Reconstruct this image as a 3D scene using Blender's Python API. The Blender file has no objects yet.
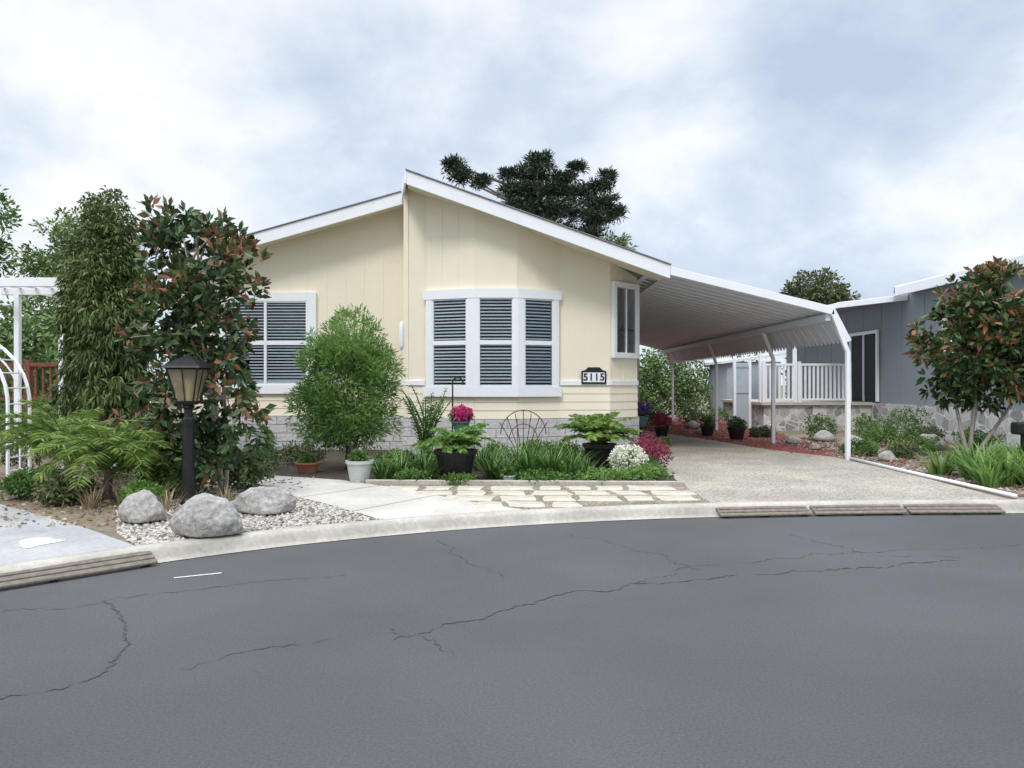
import bpy, math, random
import numpy as np
from mathutils import Vector, noise
rng = np.random.default_rng(7)
random.seed(7)
S = bpy.context.scene
COL = S.collection

# ------------------------------------------------------------------ materials
def newmat(name):
    m = bpy.data.materials.new(name); m.use_nodes = True
    nt = m.node_tree; b = nt.nodes["Principled BSDF"]
    return m, nt, b
def ramp(nt, stops):
    r = nt.nodes.new("ShaderNodeValToRGB")
    el = r.color_ramp.elements
    while len(el) < len(stops): el.new(0.5)
    for e, (p, c) in zip(el, stops):
        e.position = p; e.color = (c[0], c[1], c[2], 1)
    return r
def objco(nt):
    return nt.nodes.new("ShaderNodeTexCoord").outputs["Object"]
def bump(nt, b, h, strength=.3, dist=.02):
    n = nt.nodes.new("ShaderNodeBump"); n.inputs["Strength"].default_value = strength
    n.inputs["Distance"].default_value = dist
    nt.links.new(h, n.inputs["Height"]); nt.links.new(n.outputs[0], b.inputs["Normal"])
def pm(name, c1, c2, scale=8, rough=.8, bmp=.2, detail=6, spec=.3, metal=0, big=0, blo=.74, bhi=1.1, bdist=.02):
    m, nt, b = newmat(name)
    n = nt.nodes.new("ShaderNodeTexNoise"); n.inputs["Scale"].default_value = scale
    n.inputs["Detail"].default_value = detail; n.inputs["Roughness"].default_value = .65
    nt.links.new(objco(nt), n.inputs["Vector"])
    r = ramp(nt, [(.3, c1), (.7, c2)]); nt.links.new(n.outputs["Fac"], r.inputs[0])
    out = r.outputs[0]
    if big:
        n2 = nt.nodes.new("ShaderNodeTexNoise"); n2.inputs["Scale"].default_value = big
        n2.inputs["Detail"].default_value = 5
        nt.links.new(objco(nt), n2.inputs["Vector"])
        r2 = ramp(nt, [(.35, (blo,) * 3), (.65, (bhi,) * 3)]); nt.links.new(n2.outputs["Fac"], r2.inputs[0])
        mx = nt.nodes.new("ShaderNodeMix"); mx.data_type = 'RGBA'; mx.blend_type = 'MULTIPLY'
        mx.inputs[0].default_value = 1
        nt.links.new(out, mx.inputs[6]); nt.links.new(r2.outputs[0], mx.inputs[7]); out = mx.outputs[2]
    nt.links.new(out, b.inputs["Base Color"])
    b.inputs["Roughness"].default_value = rough; b.inputs["Specular IOR Level"].default_value = spec
    b.inputs["Metallic"].default_value = metal
    if bmp: bump(nt, b, n.outputs["Fac"], bmp, bdist)
    return m
def leafmat(name, stops, rough=.5, trans=.25, clear=0):
    m, nt, b = newmat(name)
    a = nt.nodes.new("ShaderNodeAttribute"); a.attribute_name = "tint"
    r = ramp(nt, stops); nt.links.new(a.outputs["Fac"], r.inputs[0])
    nt.links.new(r.outputs[0], b.inputs["Base Color"]); b.inputs["Roughness"].default_value = rough
    b.inputs["Specular IOR Level"].default_value = .35
    out = b.outputs[0]
    if trans:
        t = nt.nodes.new("ShaderNodeBsdfTranslucent"); nt.links.new(r.outputs[0], t.inputs[0])
        mx = nt.nodes.new("ShaderNodeMixShader"); mx.inputs[0].default_value = trans
        nt.links.new(out, mx.inputs[1]); nt.links.new(t.outputs[0], mx.inputs[2]); out = mx.outputs[0]
    if clear:
        t = nt.nodes.new("ShaderNodeBsdfTransparent"); nt.links.new(r.outputs[0], t.inputs[0])
        mx = nt.nodes.new("ShaderNodeMixShader"); mx.inputs[0].default_value = clear
        nt.links.new(out, mx.inputs[1]); nt.links.new(t.outputs[0], mx.inputs[2]); out = mx.outputs[0]
    nt.links.new(out, nt.nodes["Material Output"].inputs[0])
    return m
def vormat(name, scale, stops, groutc=None, gw=.04, rough=.85, bmp=.5, dist=.02, vec=None, fine=40):
    m, nt, b = newmat(name)
    co = objco(nt)
    if vec == 'wall':
        s = nt.nodes.new("ShaderNodeSeparateXYZ"); nt.links.new(co, s.inputs[0])
        ad = nt.nodes.new("ShaderNodeMath"); ad.operation = 'ADD'
        nt.links.new(s.outputs[0], ad.inputs[0]); nt.links.new(s.outputs[1], ad.inputs[1])
        c = nt.nodes.new("ShaderNodeCombineXYZ"); nt.links.new(ad.outputs[0], c.inputs[0]); nt.links.new(s.outputs[2], c.inputs[1])
        co = c.outputs[0]
    v = nt.nodes.new("ShaderNodeTexVoronoi"); v.inputs["Scale"].default_value = scale
    nt.links.new(co, v.inputs["Vector"])
    sp = nt.nodes.new("ShaderNodeSeparateColor"); nt.links.new(v.outputs["Color"], sp.inputs[0])
    r = ramp(nt, stops); nt.links.new(sp.outputs[0], r.inputs[0])
    out = r.outputs[0]
    n = nt.nodes.new("ShaderNodeTexNoise"); n.inputs["Scale"].default_value = fine; n.inputs["Detail"].default_value = 4
    nt.links.new(co, n.inputs["Vector"])
    r3 = ramp(nt, [(.3, (.78, .78, .78)), (.7, (1.1, 1.1, 1.1))]); nt.links.new(n.outputs[0], r3.inputs[0])
    mm = nt.nodes.new("ShaderNodeMix"); mm.data_type = 'RGBA'; mm.blend_type = 'MULTIPLY'; mm.inputs[0].default_value = 1
    nt.links.new(out, mm.inputs[6]); nt.links.new(r3.outputs[0], mm.inputs[7]); out = mm.outputs[2]
    if groutc:
        e = nt.nodes.new("ShaderNodeTexVoronoi"); e.feature = 'DISTANCE_TO_EDGE'; e.inputs["Scale"].default_value = scale
        nt.links.new(co, e.inputs["Vector"])
        r2 = ramp(nt, [(gw * .6, (0, 0, 0)), (gw, (1, 1, 1))]); nt.links.new(e.outputs["Distance"], r2.inputs[0])
        mx = nt.nodes.new("ShaderNodeMix"); mx.data_type = 'RGBA'
        nt.links.new(r2.outputs[0], mx.inputs[0]); mx.inputs[6].default_value = (*groutc, 1)
        nt.links.new(out, mx.inputs[7]); out = mx.outputs[2]
        bump(nt, b, r2.outputs[0], bmp, dist)
    else:
        bump(nt, b, v.outputs["Distance"], bmp, dist)
    nt.links.new(out, b.inputs["Base Color"]); b.inputs["Roughness"].default_value = rough
    b.inputs["Specular IOR Level"].default_value = .25
    return m
def brickmat(name, c1, c2, mortar, bw=.42, bh=.15):
    m, nt, b = newmat(name)
    s = nt.nodes.new("ShaderNodeSeparateXYZ"); nt.links.new(objco(nt), s.inputs[0])
    ad = nt.nodes.new("ShaderNodeMath"); ad.operation = 'ADD'
    nt.links.new(s.outputs[0], ad.inputs[0]); nt.links.new(s.outputs[1], ad.inputs[1])
    c = nt.nodes.new("ShaderNodeCombineXYZ"); nt.links.new(ad.outputs[0], c.inputs[0]); nt.links.new(s.outputs[2], c.inputs[1])
    t = nt.nodes.new("ShaderNodeTexBrick"); nt.links.new(c.outputs[0], t.inputs["Vector"])
    t.inputs["Scale"].default_value = 1; t.inputs["Brick Width"].default_value = bw; t.inputs["Row Height"].default_value = bh
    t.inputs["Mortar Size"].default_value = .012; t.inputs["Mortar Smooth"].default_value = .3
    t.inputs["Color1"].default_value = (*c1, 1); t.inputs["Color2"].default_value = (*c2, 1); t.inputs["Mortar"].default_value = (*mortar, 1)
    n = nt.nodes.new("ShaderNodeTexNoise"); n.inputs["Scale"].default_value = 14; n.inputs["Detail"].default_value = 6
    nt.links.new(c.outputs[0], n.inputs["Vector"])
    r3 = ramp(nt, [(.3, (.82, .82, .82)), (.7, (1.08, 1.08, 1.08))]); nt.links.new(n.outputs[0], r3.inputs[0])
    mm = nt.nodes.new("ShaderNodeMix"); mm.data_type = 'RGBA'; mm.blend_type = 'MULTIPLY'; mm.inputs[0].default_value = 1
    nt.links.new(t.outputs["Color"], mm.inputs[6]); nt.links.new(r3.outputs[0], mm.inputs[7])
    nt.links.new(mm.outputs[2], b.inputs["Base Color"]); b.inputs["Roughness"].default_value = .9
    sub = nt.nodes.new("ShaderNodeMath"); sub.operation = 'SUBTRACT'
    nt.links.new(n.outputs[0], sub.inputs[0]); nt.links.new(t.outputs["Fac"], sub.inputs[1])
    bump(nt, b, sub.outputs[0], .6, .03)
    return m
def glassmat(name, tint=(.9, .93, .95), ior=1.22):
    m, nt, b = newmat(name)
    tr = nt.nodes.new("ShaderNodeBsdfTransparent"); tr.inputs[0].default_value = (*tint, 1)
    g = nt.nodes.new("ShaderNodeBsdfGlossy"); g.inputs["Roughness"].default_value = .03
    f = nt.nodes.new("ShaderNodeFresnel"); f.inputs[0].default_value = ior
    mx = nt.nodes.new("ShaderNodeMixShader"); nt.links.new(f.outputs[0], mx.inputs[0])
    nt.links.new(tr.outputs[0], mx.inputs[1]); nt.links.new(g.outputs[0], mx.inputs[2])
    nt.links.new(mx.outputs[0], nt.nodes["Material Output"].inputs[0])
    return m

CREAM = pm("cream_stucco", (.84, .765, .60), (.88, .81, .65), 30, .85, .12, big=.5, blo=.94, bhi=1.03)
WHITE = pm("white_paint", (.80, .82, .84), (.85, .86, .88), 6, .45, .03)
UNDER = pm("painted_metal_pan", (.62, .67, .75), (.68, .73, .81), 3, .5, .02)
SHING = pm("roof_shingle", (.18, .17, .17), (.30, .29, .28), 25, .9, .5)
ASPH = pm("asphalt", (.062, .063, .064), (.112, .113, .114), 70, .85, .5, 10, .3, big=.45, blo=.86, bhi=1.08)
SEAL = pm("crack_sealant", (.045, .046, .048), (.070, .072, .074), 30, .7, .2)
CONC = pm("concrete", (.46, .43, .38), (.58, .545, .49), 25, .9, .25, 8, big=1.2, blo=.84, bhi=1.05)
CONCG = pm("grey_concrete", (.34, .335, .33), (.44, .435, .43), 18, .9, .25, 8, big=1.0, blo=.8, bhi=1.08)
KERB = pm("kerb_concrete", (.38, .35, .30), (.53, .49, .43), 20, .9, .4, 8, big=1.6, blo=.80, bhi=1.06)
SOIL = pm("soil", (.13, .10, .07), (.32, .26, .19), 14, .95, .8, 8, big=.6)
DIRT = pm("dark_soil", (.035, .026, .02), (.10, .075, .055), 20, .95, .9, 8)
MULCH = pm("red_mulch", (.12, .035, .028), (.30, .10, .075), 34, .95, 1.0, 8)
FIELD = pm("field", (.07, .10, .035), (.16, .17, .08), 2, .95, .3, 8)
GRAV = vormat("gravel", 28, [(0, (.22, .19, .16)), (.5, (.46, .42, .37)), (1, (.68, .65, .6))], bmp=.8)
AGG = vormat("exposed_aggregate", 60, [(0, (.19, .165, .13)), (.4, (.34, .305, .25)), (1, (.52, .475, .40))], bmp=.4, fine=1.2)
AGGD = vormat("tan_joint_gravel", 50, [(0, (.12, .095, .07)), (.5, (.24, .20, .15)), (1, (.38, .33, .26))], bmp=.5, fine=3)
STONE = pm("pale_paver", (.44, .39, .31), (.60, .55, .46), 9, .9, .3, 8, big=1.3, blo=.74, bhi=1.08)
LEDGE = brickmat("ledge_stone", (.54, .53, .53), (.62, .60, .59), (.36, .35, .35), .46, .19)
FIELDST = vormat("field_stone", 3.4, [(0, (.24, .24, .24)), (.5, (.48, .47, .45)), (1, (.68, .67, .64))], (.62, .61, .59), .045, vec='wall', fine=12)
ROCK = pm("granite", (.24, .23, .22), (.55, .52, .48), 22, .9, .9, 12, big=2.5, blo=.72, bhi=1.12, bdist=.03)
BLUE = pm("blue_grey_siding", (.235, .27, .29), (.26, .295, .315), 5, .8, .05)
BLUED = pm("pale_blue_siding", (.38, .43, .47), (.43, .48, .52), 5, .8, .05)
BLACK = pm("black_metal", (.010, .010, .011), (.022, .022, .024), 20, .45, .1)
RUST = pm("weathered_steel", (.12, .10, .08), (.23, .19, .155), 16, .8, .3)
RUSTD = pm("rusty_rod", (.07, .035, .025), (.16, .08, .05), 30, .8, .3)
REDWOOD = pm("redwood", (.14, .045, .03), (.24, .09, .06), 12, .75, .2)
TERRA = pm("terracotta", (.30, .12, .07), (.38, .17, .10), 12, .85, .1)
POTW = pm("glazed_pale_pot", (.42, .46, .44), (.52, .55, .53), 12, .4, .05)
POTG = pm("teal_pot", (.06, .14, .13), (.10, .20, .18), 12, .4, .05)
DARKIN = pm("dark_interior", (.012, .014, .017), (.020, .022, .026), 3, .6, 0)
BLIND = pm("blind_slat", (.76, .78, .78), (.82, .84, .84), 4, .6, 0)
GLASS = glassmat("window_glass")
AMBER = leafmat("lantern_glass", [(0, (.80, .70, .50)), (1, (.80, .70, .50))], .15, .4, .68)
BARK = pm("bark", (.10, .08, .065), (.24, .20, .17), 30, .9, .7)
BARKP = pm("pale_bark", (.22, .19, .16), (.40, .36, .31), 22, .9, .5)
WPAINT = pm("worn_road_paint", (.5, .5, .49), (.75, .75, .73), 40, .8, .1)
L_MAG = leafmat("magnolia_leaf", [(0, (.018, .038, .013)), (.40, (.050, .095, .028)), (.66, (.11, .17, .055)), (.72, (.19, .08, .038)), (1, (.34, .16, .08))], .35, 0)
L_BAM = leafmat("light_foliage", [(0, (.05, .11, .022)), (.5, (.14, .26, .058)), (1, (.28, .43, .12))], .5, .35)
L_CON = leafmat("conifer_foliage", [(0, (.028, .050, .013)), (.5, (.085, .135, .034)), (1, (.20, .22, .08))], .6, 0)
L_PINE = leafmat("pine_needles", [(0, (.008, .017, .010)), (.5, (.022, .040, .020)), (1, (.050, .080, .036))], .6, 0)
L_MID = leafmat("mid_foliage", [(0, (.025, .060, .013)), (.5, (.08, .17, .036)), (1, (.20, .32, .08))], .5, .2)
L_FAR = leafmat("far_foliage", [(0, (.035, .07, .02)), (.5, (.10, .17, .045)), (1, (.22, .30, .10))], .6, 0)
L_OLV = leafmat("olive_foliage", [(0, (.035, .05, .022)), (.5, (.10, .13, .05)), (1, (.23, .25, .11))], .6, 0)
L_YEL = leafmat("yellow_green_frond", [(0, (.05, .09, .016)), (.5, (.14, .24, .045)), (1, (.34, .42, .11))], .5, .3)
L_DRY = leafmat("dry_grass", [(0, (.16, .11, .06)), (.5, (.32, .25, .14)), (1, (.48, .40, .25))], .8, 0)
L_RED = leafmat("magenta_foliage", [(0, (.05, .02, .02)), (.5, (.20, .03, .06)), (1, (.40, .07, .13))], .6, .2)
F_PINK = leafmat("pink_petal", [(0, (.45, .02, .14)), (1, (.75, .08, .30))], .6, .3)
F_PURP = leafmat("purple_petal", [(0, (.12, .04, .30)), (1, (.38, .20, .62))], .6, .3)
F_WHT = leafmat("cream_petal", [(0, (.62, .60, .44)), (1, (.88, .87, .78))], .6, .2)

# ------------------------------------------------------------------ builder
class MB:
    def __init__(s): s.v = []; s.f = []; s.m = []; s.t = []
    def add(s, verts, faces, mat=0, tint=0.):
        o = len(s.v); s.v.extend([tuple(p) for p in verts])
        s.f.extend([tuple(i + o for i in f) for f in faces]); s.m.extend([mat] * len(faces))
        if isinstance(tint, (int, float)): s.t.extend([tint] * len(verts))
        else: s.t.extend(tint)
    def obox(s, o, u, n, u0, u1, n0, n1, z0, z1, mat=0):
        o = Vector((o[0], o[1], 0)); u = Vector((u[0], u[1], 0)); n = Vector((n[0], n[1], 0))
        vs = []
        for z in (z0, z1):
            for a, b in ((u0, n0), (u1, n0), (u1, n1), (u0, n1)):
                p = o + u * a + n * b; vs.append((p.x, p.y, z))
        s.add(vs, [(0, 3, 2, 1), (4, 5, 6, 7), (0, 1, 5, 4), (1, 2, 6, 5), (2, 3, 7, 6), (3, 0, 4, 7)], mat)
    def box(s, x0, x1, y0, y1, z0, z1, mat=0):
        s.obox((0, 0), (1, 0), (0, 1), x0, x1, y0, y1, z0, z1, mat)
    def hexa(s, p, mat=0):
        s.add(p, [(0, 3, 2, 1), (4, 5, 6, 7), (0, 1, 5, 4), (1, 2, 6, 5), (2, 3, 7, 6), (3, 0, 4, 7)], mat)
    def slopebox(s, x0, z0, x1, z1, y0, y1, th, mat=0):
        s.hexa([(x0, y0, z0 - th), (x1, y0, z1 - th), (x1, y1, z1 - th), (x0, y1, z0 - th),
                (x0, y0, z0), (x1, y0, z1), (x1, y1, z1), (x0, y1, z0)], mat)
    def sheet(s, poly, z, mat=0):
        s.add([(p[0], p[1], z) for p in poly], [tuple(range(len(poly)))], mat)
    def prism(s, poly, z0, ztop, mat=0):
        n = len(poly); zt = ztop if callable(ztop) else (lambda x, y: ztop)
        vs = [(p[0], p[1], z0) for p in poly] + [(p[0], p[1], zt(p[0], p[1])) for p in poly]
        fs = [tuple(range(n - 1, -1, -1)), tuple(range(n, 2 * n))]
        fs += [(i, (i + 1) % n, n + (i + 1) % n, n + i) for i in range(n)]
        s.add(vs, fs, mat)
    def tube(s, path, rad, seg=8, mat=0, cap=True, tint=0., sq=False):
        path = [Vector(p) for p in path]; n = len(path)
        if isinstance(rad, (int, float)): rad = [rad] * n
        vs = []; ref = Vector((0, 1, 0))
        for i, p in enumerate(path):
            t = (path[min(i + 1, n - 1)] - path[max(i - 1, 0)]).normalized()
            if abs(t.dot(ref)) > .95: ref = Vector((1, 0, 0))
            a = t.cross(ref).normalized(); b = t.cross(a).normalized()
            for k in range(seg):
                an = 2 * math.pi * (k + (.5 if sq else 0)) / seg
                vs.append(p + a * math.cos(an) * rad[i] + b * math.sin(an) * rad[i])
        fs = [(i * seg + k, i * seg + (k + 1) % seg, (i + 1) * seg + (k + 1) % seg, (i + 1) * seg + k) for i in range(n - 1) for k in range(seg)]
        if cap: fs += [tuple(range(seg - 1, -1, -1)), tuple(range((n - 1) * seg, n * seg))]
        s.add(vs, fs, mat, tint)
    def lathe(s, c, prof, seg=20, mat=0):
        vs = [(c[0] + r * math.cos(2 * math.pi * k / seg), c[1] + r * math.sin(2 * math.pi * k / seg), c[2] + z) for r, z in prof for k in range(seg)]
        n = len(prof)
        fs = [(i * seg + k, i * seg + (k + 1) % seg, (i + 1) * seg + (k + 1) % seg, (i + 1) * seg + k) for i in range(n - 1) for k in range(seg)]
        s.add(vs, fs, mat)
    def leaves(s, P, D, L, W, tint, mat=0, droop=0.):
        N = len(P); D = D / np.linalg.norm(D, axis=1, keepdims=True)
        R = rng.normal(size=(N, 3)); R[:, 2] *= .6
        Sd = np.cross(D, R); Sd /= (np.linalg.norm(Sd, axis=1, keepdims=True) + 1e-9)
        L = (L * rng.uniform(.7, 1.25, N))[:, None]; W = (W * rng.uniform(.75, 1.2, N))[:, None]
        mid = P + D * L * .5
        tip = P + D * L; tip[:, 2] -= (droop * L[:, 0])
        V = np.stack([P, mid + Sd * W * .5, tip, mid - Sd * W * .5], 1).reshape(-1, 3)
        o = len(s.v); s.v.extend(map(tuple, V.tolist()))
        F = (np.arange(N)[:, None] * 4 + np.arange(4)[None] + o)
        s.f.extend(map(tuple, F.tolist())); s.m.extend([mat] * N)
        s.t.extend(np.repeat(np.clip(tint, 0, 1), 4).tolist())
    def straps(s, base, N, L, W, spread, mat=0, lo=.1, hi=1., stiff=.6):
        K = 5; b = np.array(base)
        for i in range(N):
            az = rng.uniform(0, 2 * math.pi); el = rng.uniform(.7, 1.5) * stiff + .35
            l = L * rng.uniform(.6, 1.15); d = np.array([math.cos(az), math.sin(az), 0])
            side = np.array([-d[1], d[0], 0]) * W / 2
            p = b + d * rng.uniform(0, spread) * 1.0; p = p.copy(); vs = []
            for k in range(K):
                w = (1 - (k / (K - 1)) ** 2 * .9)
                vs += [p - side * w, p + side * w]
                e = el - 1.5 * (k / (K - 1)) ** 1.3 * (1.3 - stiff)
                p = p + (d * math.cos(e) + np.array([0, 0, math.sin(e)])) * l / (K - 1)
            s.add([v.tolist() for v in vs], [(2 * k, 2 * k + 1, 2 * k + 3, 2 * k + 2) for k in range(K - 1)], mat, float(rng.uniform(lo, hi)))
    def frond(s, base, az, L, el, curl, leafL, leafW, n, mat=0, stemmat=None, tlo=.2, thi=.9):
        K = 12; p = np.array(base, float); pts = [p.copy()]; d = np.array([math.cos(az), math.sin(az), 0])
        for k in range(K):
            e = el - curl * (k / K)
            p = p + (d * math.cos(e) + np.array([0, 0, math.sin(e)])) * L / K; pts.append(p.copy())
        s.tube(pts[::2], [.008 + .006 * (1 - i / 6) for i in range(len(pts[::2]))], 4, mat if stemmat is None else stemmat, False, .6)
        pts = np.array(pts); u = np.linspace(.15, 1, n); idx = u * K; i0 = np.minimum(idx.astype(int), K - 1); fr = (idx - i0)[:, None]
        P = pts[i0] * (1 - fr) + pts[i0 + 1] * fr; T = pts[i0 + 1] - pts[i0]; T /= np.linalg.norm(T, axis=1, keepdims=True)
        side = np.array([-d[1], d[0], 0.])
        env = np.sin(np.pi * (u * .8 + .15)) ** .6
        for sg in (1, -1):
            D = T * .6 + side * sg + rng.normal(size=T.shape) * .12; D[:, 2] += .1
            s.leaves(P, D, leafL * env, leafW, rng.uniform(tlo, thi, n), mat, .25)
    def build(s, name, mats, parent=None, smooth=False, origin=None, bevel=0, kind=None, label=None, cat=None, group=None):
        me = bpy.data.meshes.new(name); o = Vector((0, 0, 0))
        if parent is not None: o = Vector(parent["world_origin"])
        if origin is not None: o = Vector(origin)
        off = np.array(o)
        V = np.array(s.v, dtype=float) - off
        me.from_pydata(V.tolist(), [], s.f)
        for m in mats: me.materials.append(m)
        me.polygons.foreach_set("material_index", s.m)
        if smooth: me.polygons.foreach_set("use_smooth", [True] * len(me.polygons))
        a = me.attributes.new("tint", 'FLOAT', 'POINT'); a.data.foreach_set("value", s.t)
        me.update()
        ob = bpy.data.objects.new(name, me); COL.objects.link(ob)
        ob["world_origin"] = tuple(o)
        if parent is not None: ob.parent = parent
        else: ob.location = o
        if bevel:
            bm = ob.modifiers.new("bevel", 'BEVEL'); bm.width = bevel; bm.segments = 2; bm.limit_method = 'ANGLE'
        if kind: ob["kind"] = kind
        if label: ob["label"] = label
        if cat: ob["category"] = cat
        if group: ob["group"] = group
        return ob
def thing(name, label, cat, loc, group=None):
    e = bpy.data.objects.new(name, None); e.location = loc; e.empty_display_size = .2; COL.objects.link(e)
    e["label"] = label; e["category"] = cat; e["world_origin"] = tuple(loc)
    if group: e["group"] = group
    return e

# ------------------------------------------------------------------ ground, road, kerb
G = .12
KP = [(-14, -9), (-11, -3), (-8.6, .8), (-6.2, 3.65), (-3.98, 5.85), (-3.07, 6.72), (-1.83, 7.56), (0, 8.36), (2.48, 8.92), (6.06, 9.18), (10, 8.9), (16, 7.6), (26, 3.5), (34, -3)]
kc = []
for i in range(1, len(KP) - 2):
    p0, p1, p2, p3 = [Vector(q) for q in KP[i - 1:i + 3]]
    for k in range(14):
        t = k / 14
        kc.append(.5 * ((2 * p1) + (-p0 + p2) * t + (2 * p0 - 5 * p1 + 4 * p2 - p3) * t * t + (-p0 + 3 * p1 - 3 * p2 + p3) * t ** 3))
def koff(d, x0=-99, x1=99):
    out = []
    for i, p in enumerate(kc):
        t = (kc[min(i + 1, len(kc) - 1)] - kc[max(i - 1, 0)]).normalized()
        q = p + Vector((-t.y, t.x)) * d
        if x0 <= p.x <= x1: out.append((q.x, q.y))
    return out
def kat(x, d=0):
    for i in range(len(kc) - 1):
        if kc[i].x <= x <= kc[i + 1].x:
            f = (x - kc[i].x) / (kc[i + 1].x - kc[i].x); p = kc[i].lerp(kc[i + 1], f)
            t = (kc[i + 1] - kc[i]).normalized(); return p + Vector((-t.y, t.x)) * d
M = MB(); M.sheet([(-600, -300), (600, -300), (600, 900), (-600, 900)], -.03); M.build("ground", [FIELD], kind="structure")
M = MB(); M.sheet(koff(-.02) + [(60, -30), (60, -60), (-60, -60), (-60, -30)], 0)
cracks = [[(-.73, 4.62), (-.41, 4.91), (.36, 5.53), (1.02, 5.89), (2.08, 6.2), (4.03, 6.73)],
          [(-.77, 4.85), (-.57, 4.62), (-.34, 4.37)],
          [(-2.9, 3.70), (-2.59, 3.75), (-2.36, 3.87), (-2.23, 4.11), (-2.33, 4.45), (-2.62, 5.02), (-2.96, 5.48)],
          [(-3.9, 5.1), (-3.59, 5.19), (-3.17, 5.31), (-2.74, 5.61), (-2.1, 5.95), (-1.4, 6.2)],
          [(-1.87, 4.17), (-1.56, 4.42), (-1.14, 4.62)],
          [(.59, 7.9), (1.31, 7.05), (1.62, 6.37)], [(2.95, 7.9), (3.35, 6.9), (4.2, 6.75)],
          [(-.74, 7.6), (-.37, 6.54), (-.02, 6.2)], [(1.02, 5.89), (1.6, 6.5), (3.2, 7.0), (6, 7.5)]]
for ci, c in enumerate(cracks):
    pts = []
    for i in range(len(c) - 1):
        a = Vector(c[i]); b = Vector(c[i + 1]); n = max(3, int((b - a).length / .03))
        for k in range(n): pts.append(a.lerp(b, k / n))
    pts.append(Vector(c[-1])); vs = []
    for i, p in enumerate(pts):
        t = (pts[min(i + 1, len(pts) - 1)] - pts[max(i - 1, 0)]).normalized(); nn = Vector((-t.y, t.x))
        q = p + nn * (noise.noise((p.x * 3, p.y * 3, ci)) * .12 + noise.noise((p.x * 16, p.y * 16, ci)) * .06)
        w = (.0055 if ci in (0, 2) else .0028) * max(.12, 1 + 1.9 * noise.noise((p.x * 9, p.y * 9, 3)))
        vs += [(*(q - nn * w), .004), (*(q + nn * w), .004)]
    M.add(vs, [(2 * i, 2 * i + 2, 2 * i + 3, 2 * i + 1) for i in range(len(pts) - 1)], 1)
M.add([(-2.78, 6.08, .004), (-2.45, 6.24, .004), (-2.46, 6.265, .004), (-2.79, 6.105, .004)], [(0, 1, 2, 3)], 2)
M.build("road", [ASPH, SEAL, WPAINT], kind="structure")
M = MB(); M.sheet(koff(.14) + [(200, 30), (200, 300), (-200, 300), (-200, -20)], G); M.build("yard", [SOIL], kind="structure")
M = MB(); prof = [(-.05, .006), (-.01, .012), (.01, .04), (.03, .10), (.06, .130), (.09, .140), (.17, .143), (.19, .10)]
rows = [koff(d) for d, z in prof]; n = len(kc); vs = []
for (d, z), r in zip(prof, rows): vs += [(p[0], p[1], z) for p in r]
M.add(vs, [(j * n + i, j * n + i + 1, (j + 1) * n + i + 1, (j + 1) * n + i) for j in range(len(prof) - 1) for i in range(n - 1)])
M.build("kerb", [KERB], kind="structure", smooth=True)

M = MB(); M.sheet(koff(.14, 2.45, 6.55) + [(6.5, 12), (6.5, 14.9), (5.8, 16.5), (5.1, 20), (4.4, 22.8), (3.4, 27), (2.75, 27), (2.75, 15.4), (2.5, 11)], G + .008)
M.build("driveway", [AGG], kind="structure")
M = MB(); M.sheet(koff(.14, -6.3, -3.25) + [(-4.4, 7.6), (-6.26, 9.05), (-9.5, 11.2), (-12, 9), (-8.5, 4.5)], G + .008)
wp = [(-4.4 + .17 * math.cos(a) * (1 + .4 * math.sin(3 * a)), 6.85 + .24 * math.sin(a) * (1 + .3 * math.cos(2 * a + 1))) for a in np.linspace(0, 6.1, 22)]
M.sheet(wp, G + .012, 1)
M.build("parking_pad", [CONCG, WPAINT], kind="structure")
topE = [(-8, 14.2), (-4.77, 12.17), (-3.34, 11.65), (-2.6, 11.3), (-2.08, 10.84), (-1.5, 10.35), (-1.09, 9.86), (-.5, 9.2), (.15, 8.62)]
botE = [(-1.32, 7.88), (-1.62, 8.25), (-1.99, 8.7), (-2.4, 9.2), (-2.9, 9.72), (-3.5, 10.3), (-4.25, 10.9), (-8, 12.9)]
M = MB(); M.sheet(topE + [(p[0], p[1]) for p in koff(.14, -1.32, .15)][::-1] + botE, G + .014)
for a, b in (((-1.9, 10.7), (-2.75, 9.55)), ((-1.0, 9.75), (-1.85, 8.5)), ((-3.3, 11.6), (-3.9, 10.6))):
    a = Vector(a); b = Vector(b); t = (b - a).normalized(); nn = Vector((-t.y, t.x)) * .006
    M.add([(*(a - nn), G + .018), (*(b - nn), G + .018), (*(b + nn), G + .018), (*(a + nn), G + .018)], [(0, 1, 2, 3)], 1)
M.build("path", [CONC, SOIL], kind="structure")
M = MB(); M.sheet(koff(.14, -3.3, -1.3) + botE[:-1] + [(-4.9, 10.2), (-4.6, 8.6), (-3.9, 7.3)], G + .005); M.build("gravel_bed", [GRAV], kind="structure")
M = MB(); M.sheet(koff(.14, -.1, 2.5) + [(2.5, 10.7), (-2.0, 10.84), (-1.09, 9.86), (-.5, 9.2)], G + .009); M.build("paver_bed", [AGGD], kind="structure")
M = MB(); M.sheet([(-2.2, 10.9), (2.5, 10.75), (2.75, 16.5), (-7, 17), (-7, 13.8), (-3.3, 11.7)], G + .004); M.build("garden_bed", [DIRT], kind="structure")
M = MB(); M.sheet([(6.5, 14.9), (5.8, 16.5), (5.1, 20), (4.4, 22.8), (3.4, 27), (3.4, 32), (9, 32), (8, 22), (7.2, 17)], G + .006); M.build("mulch_bed", [MULCH], kind="structure")
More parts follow.
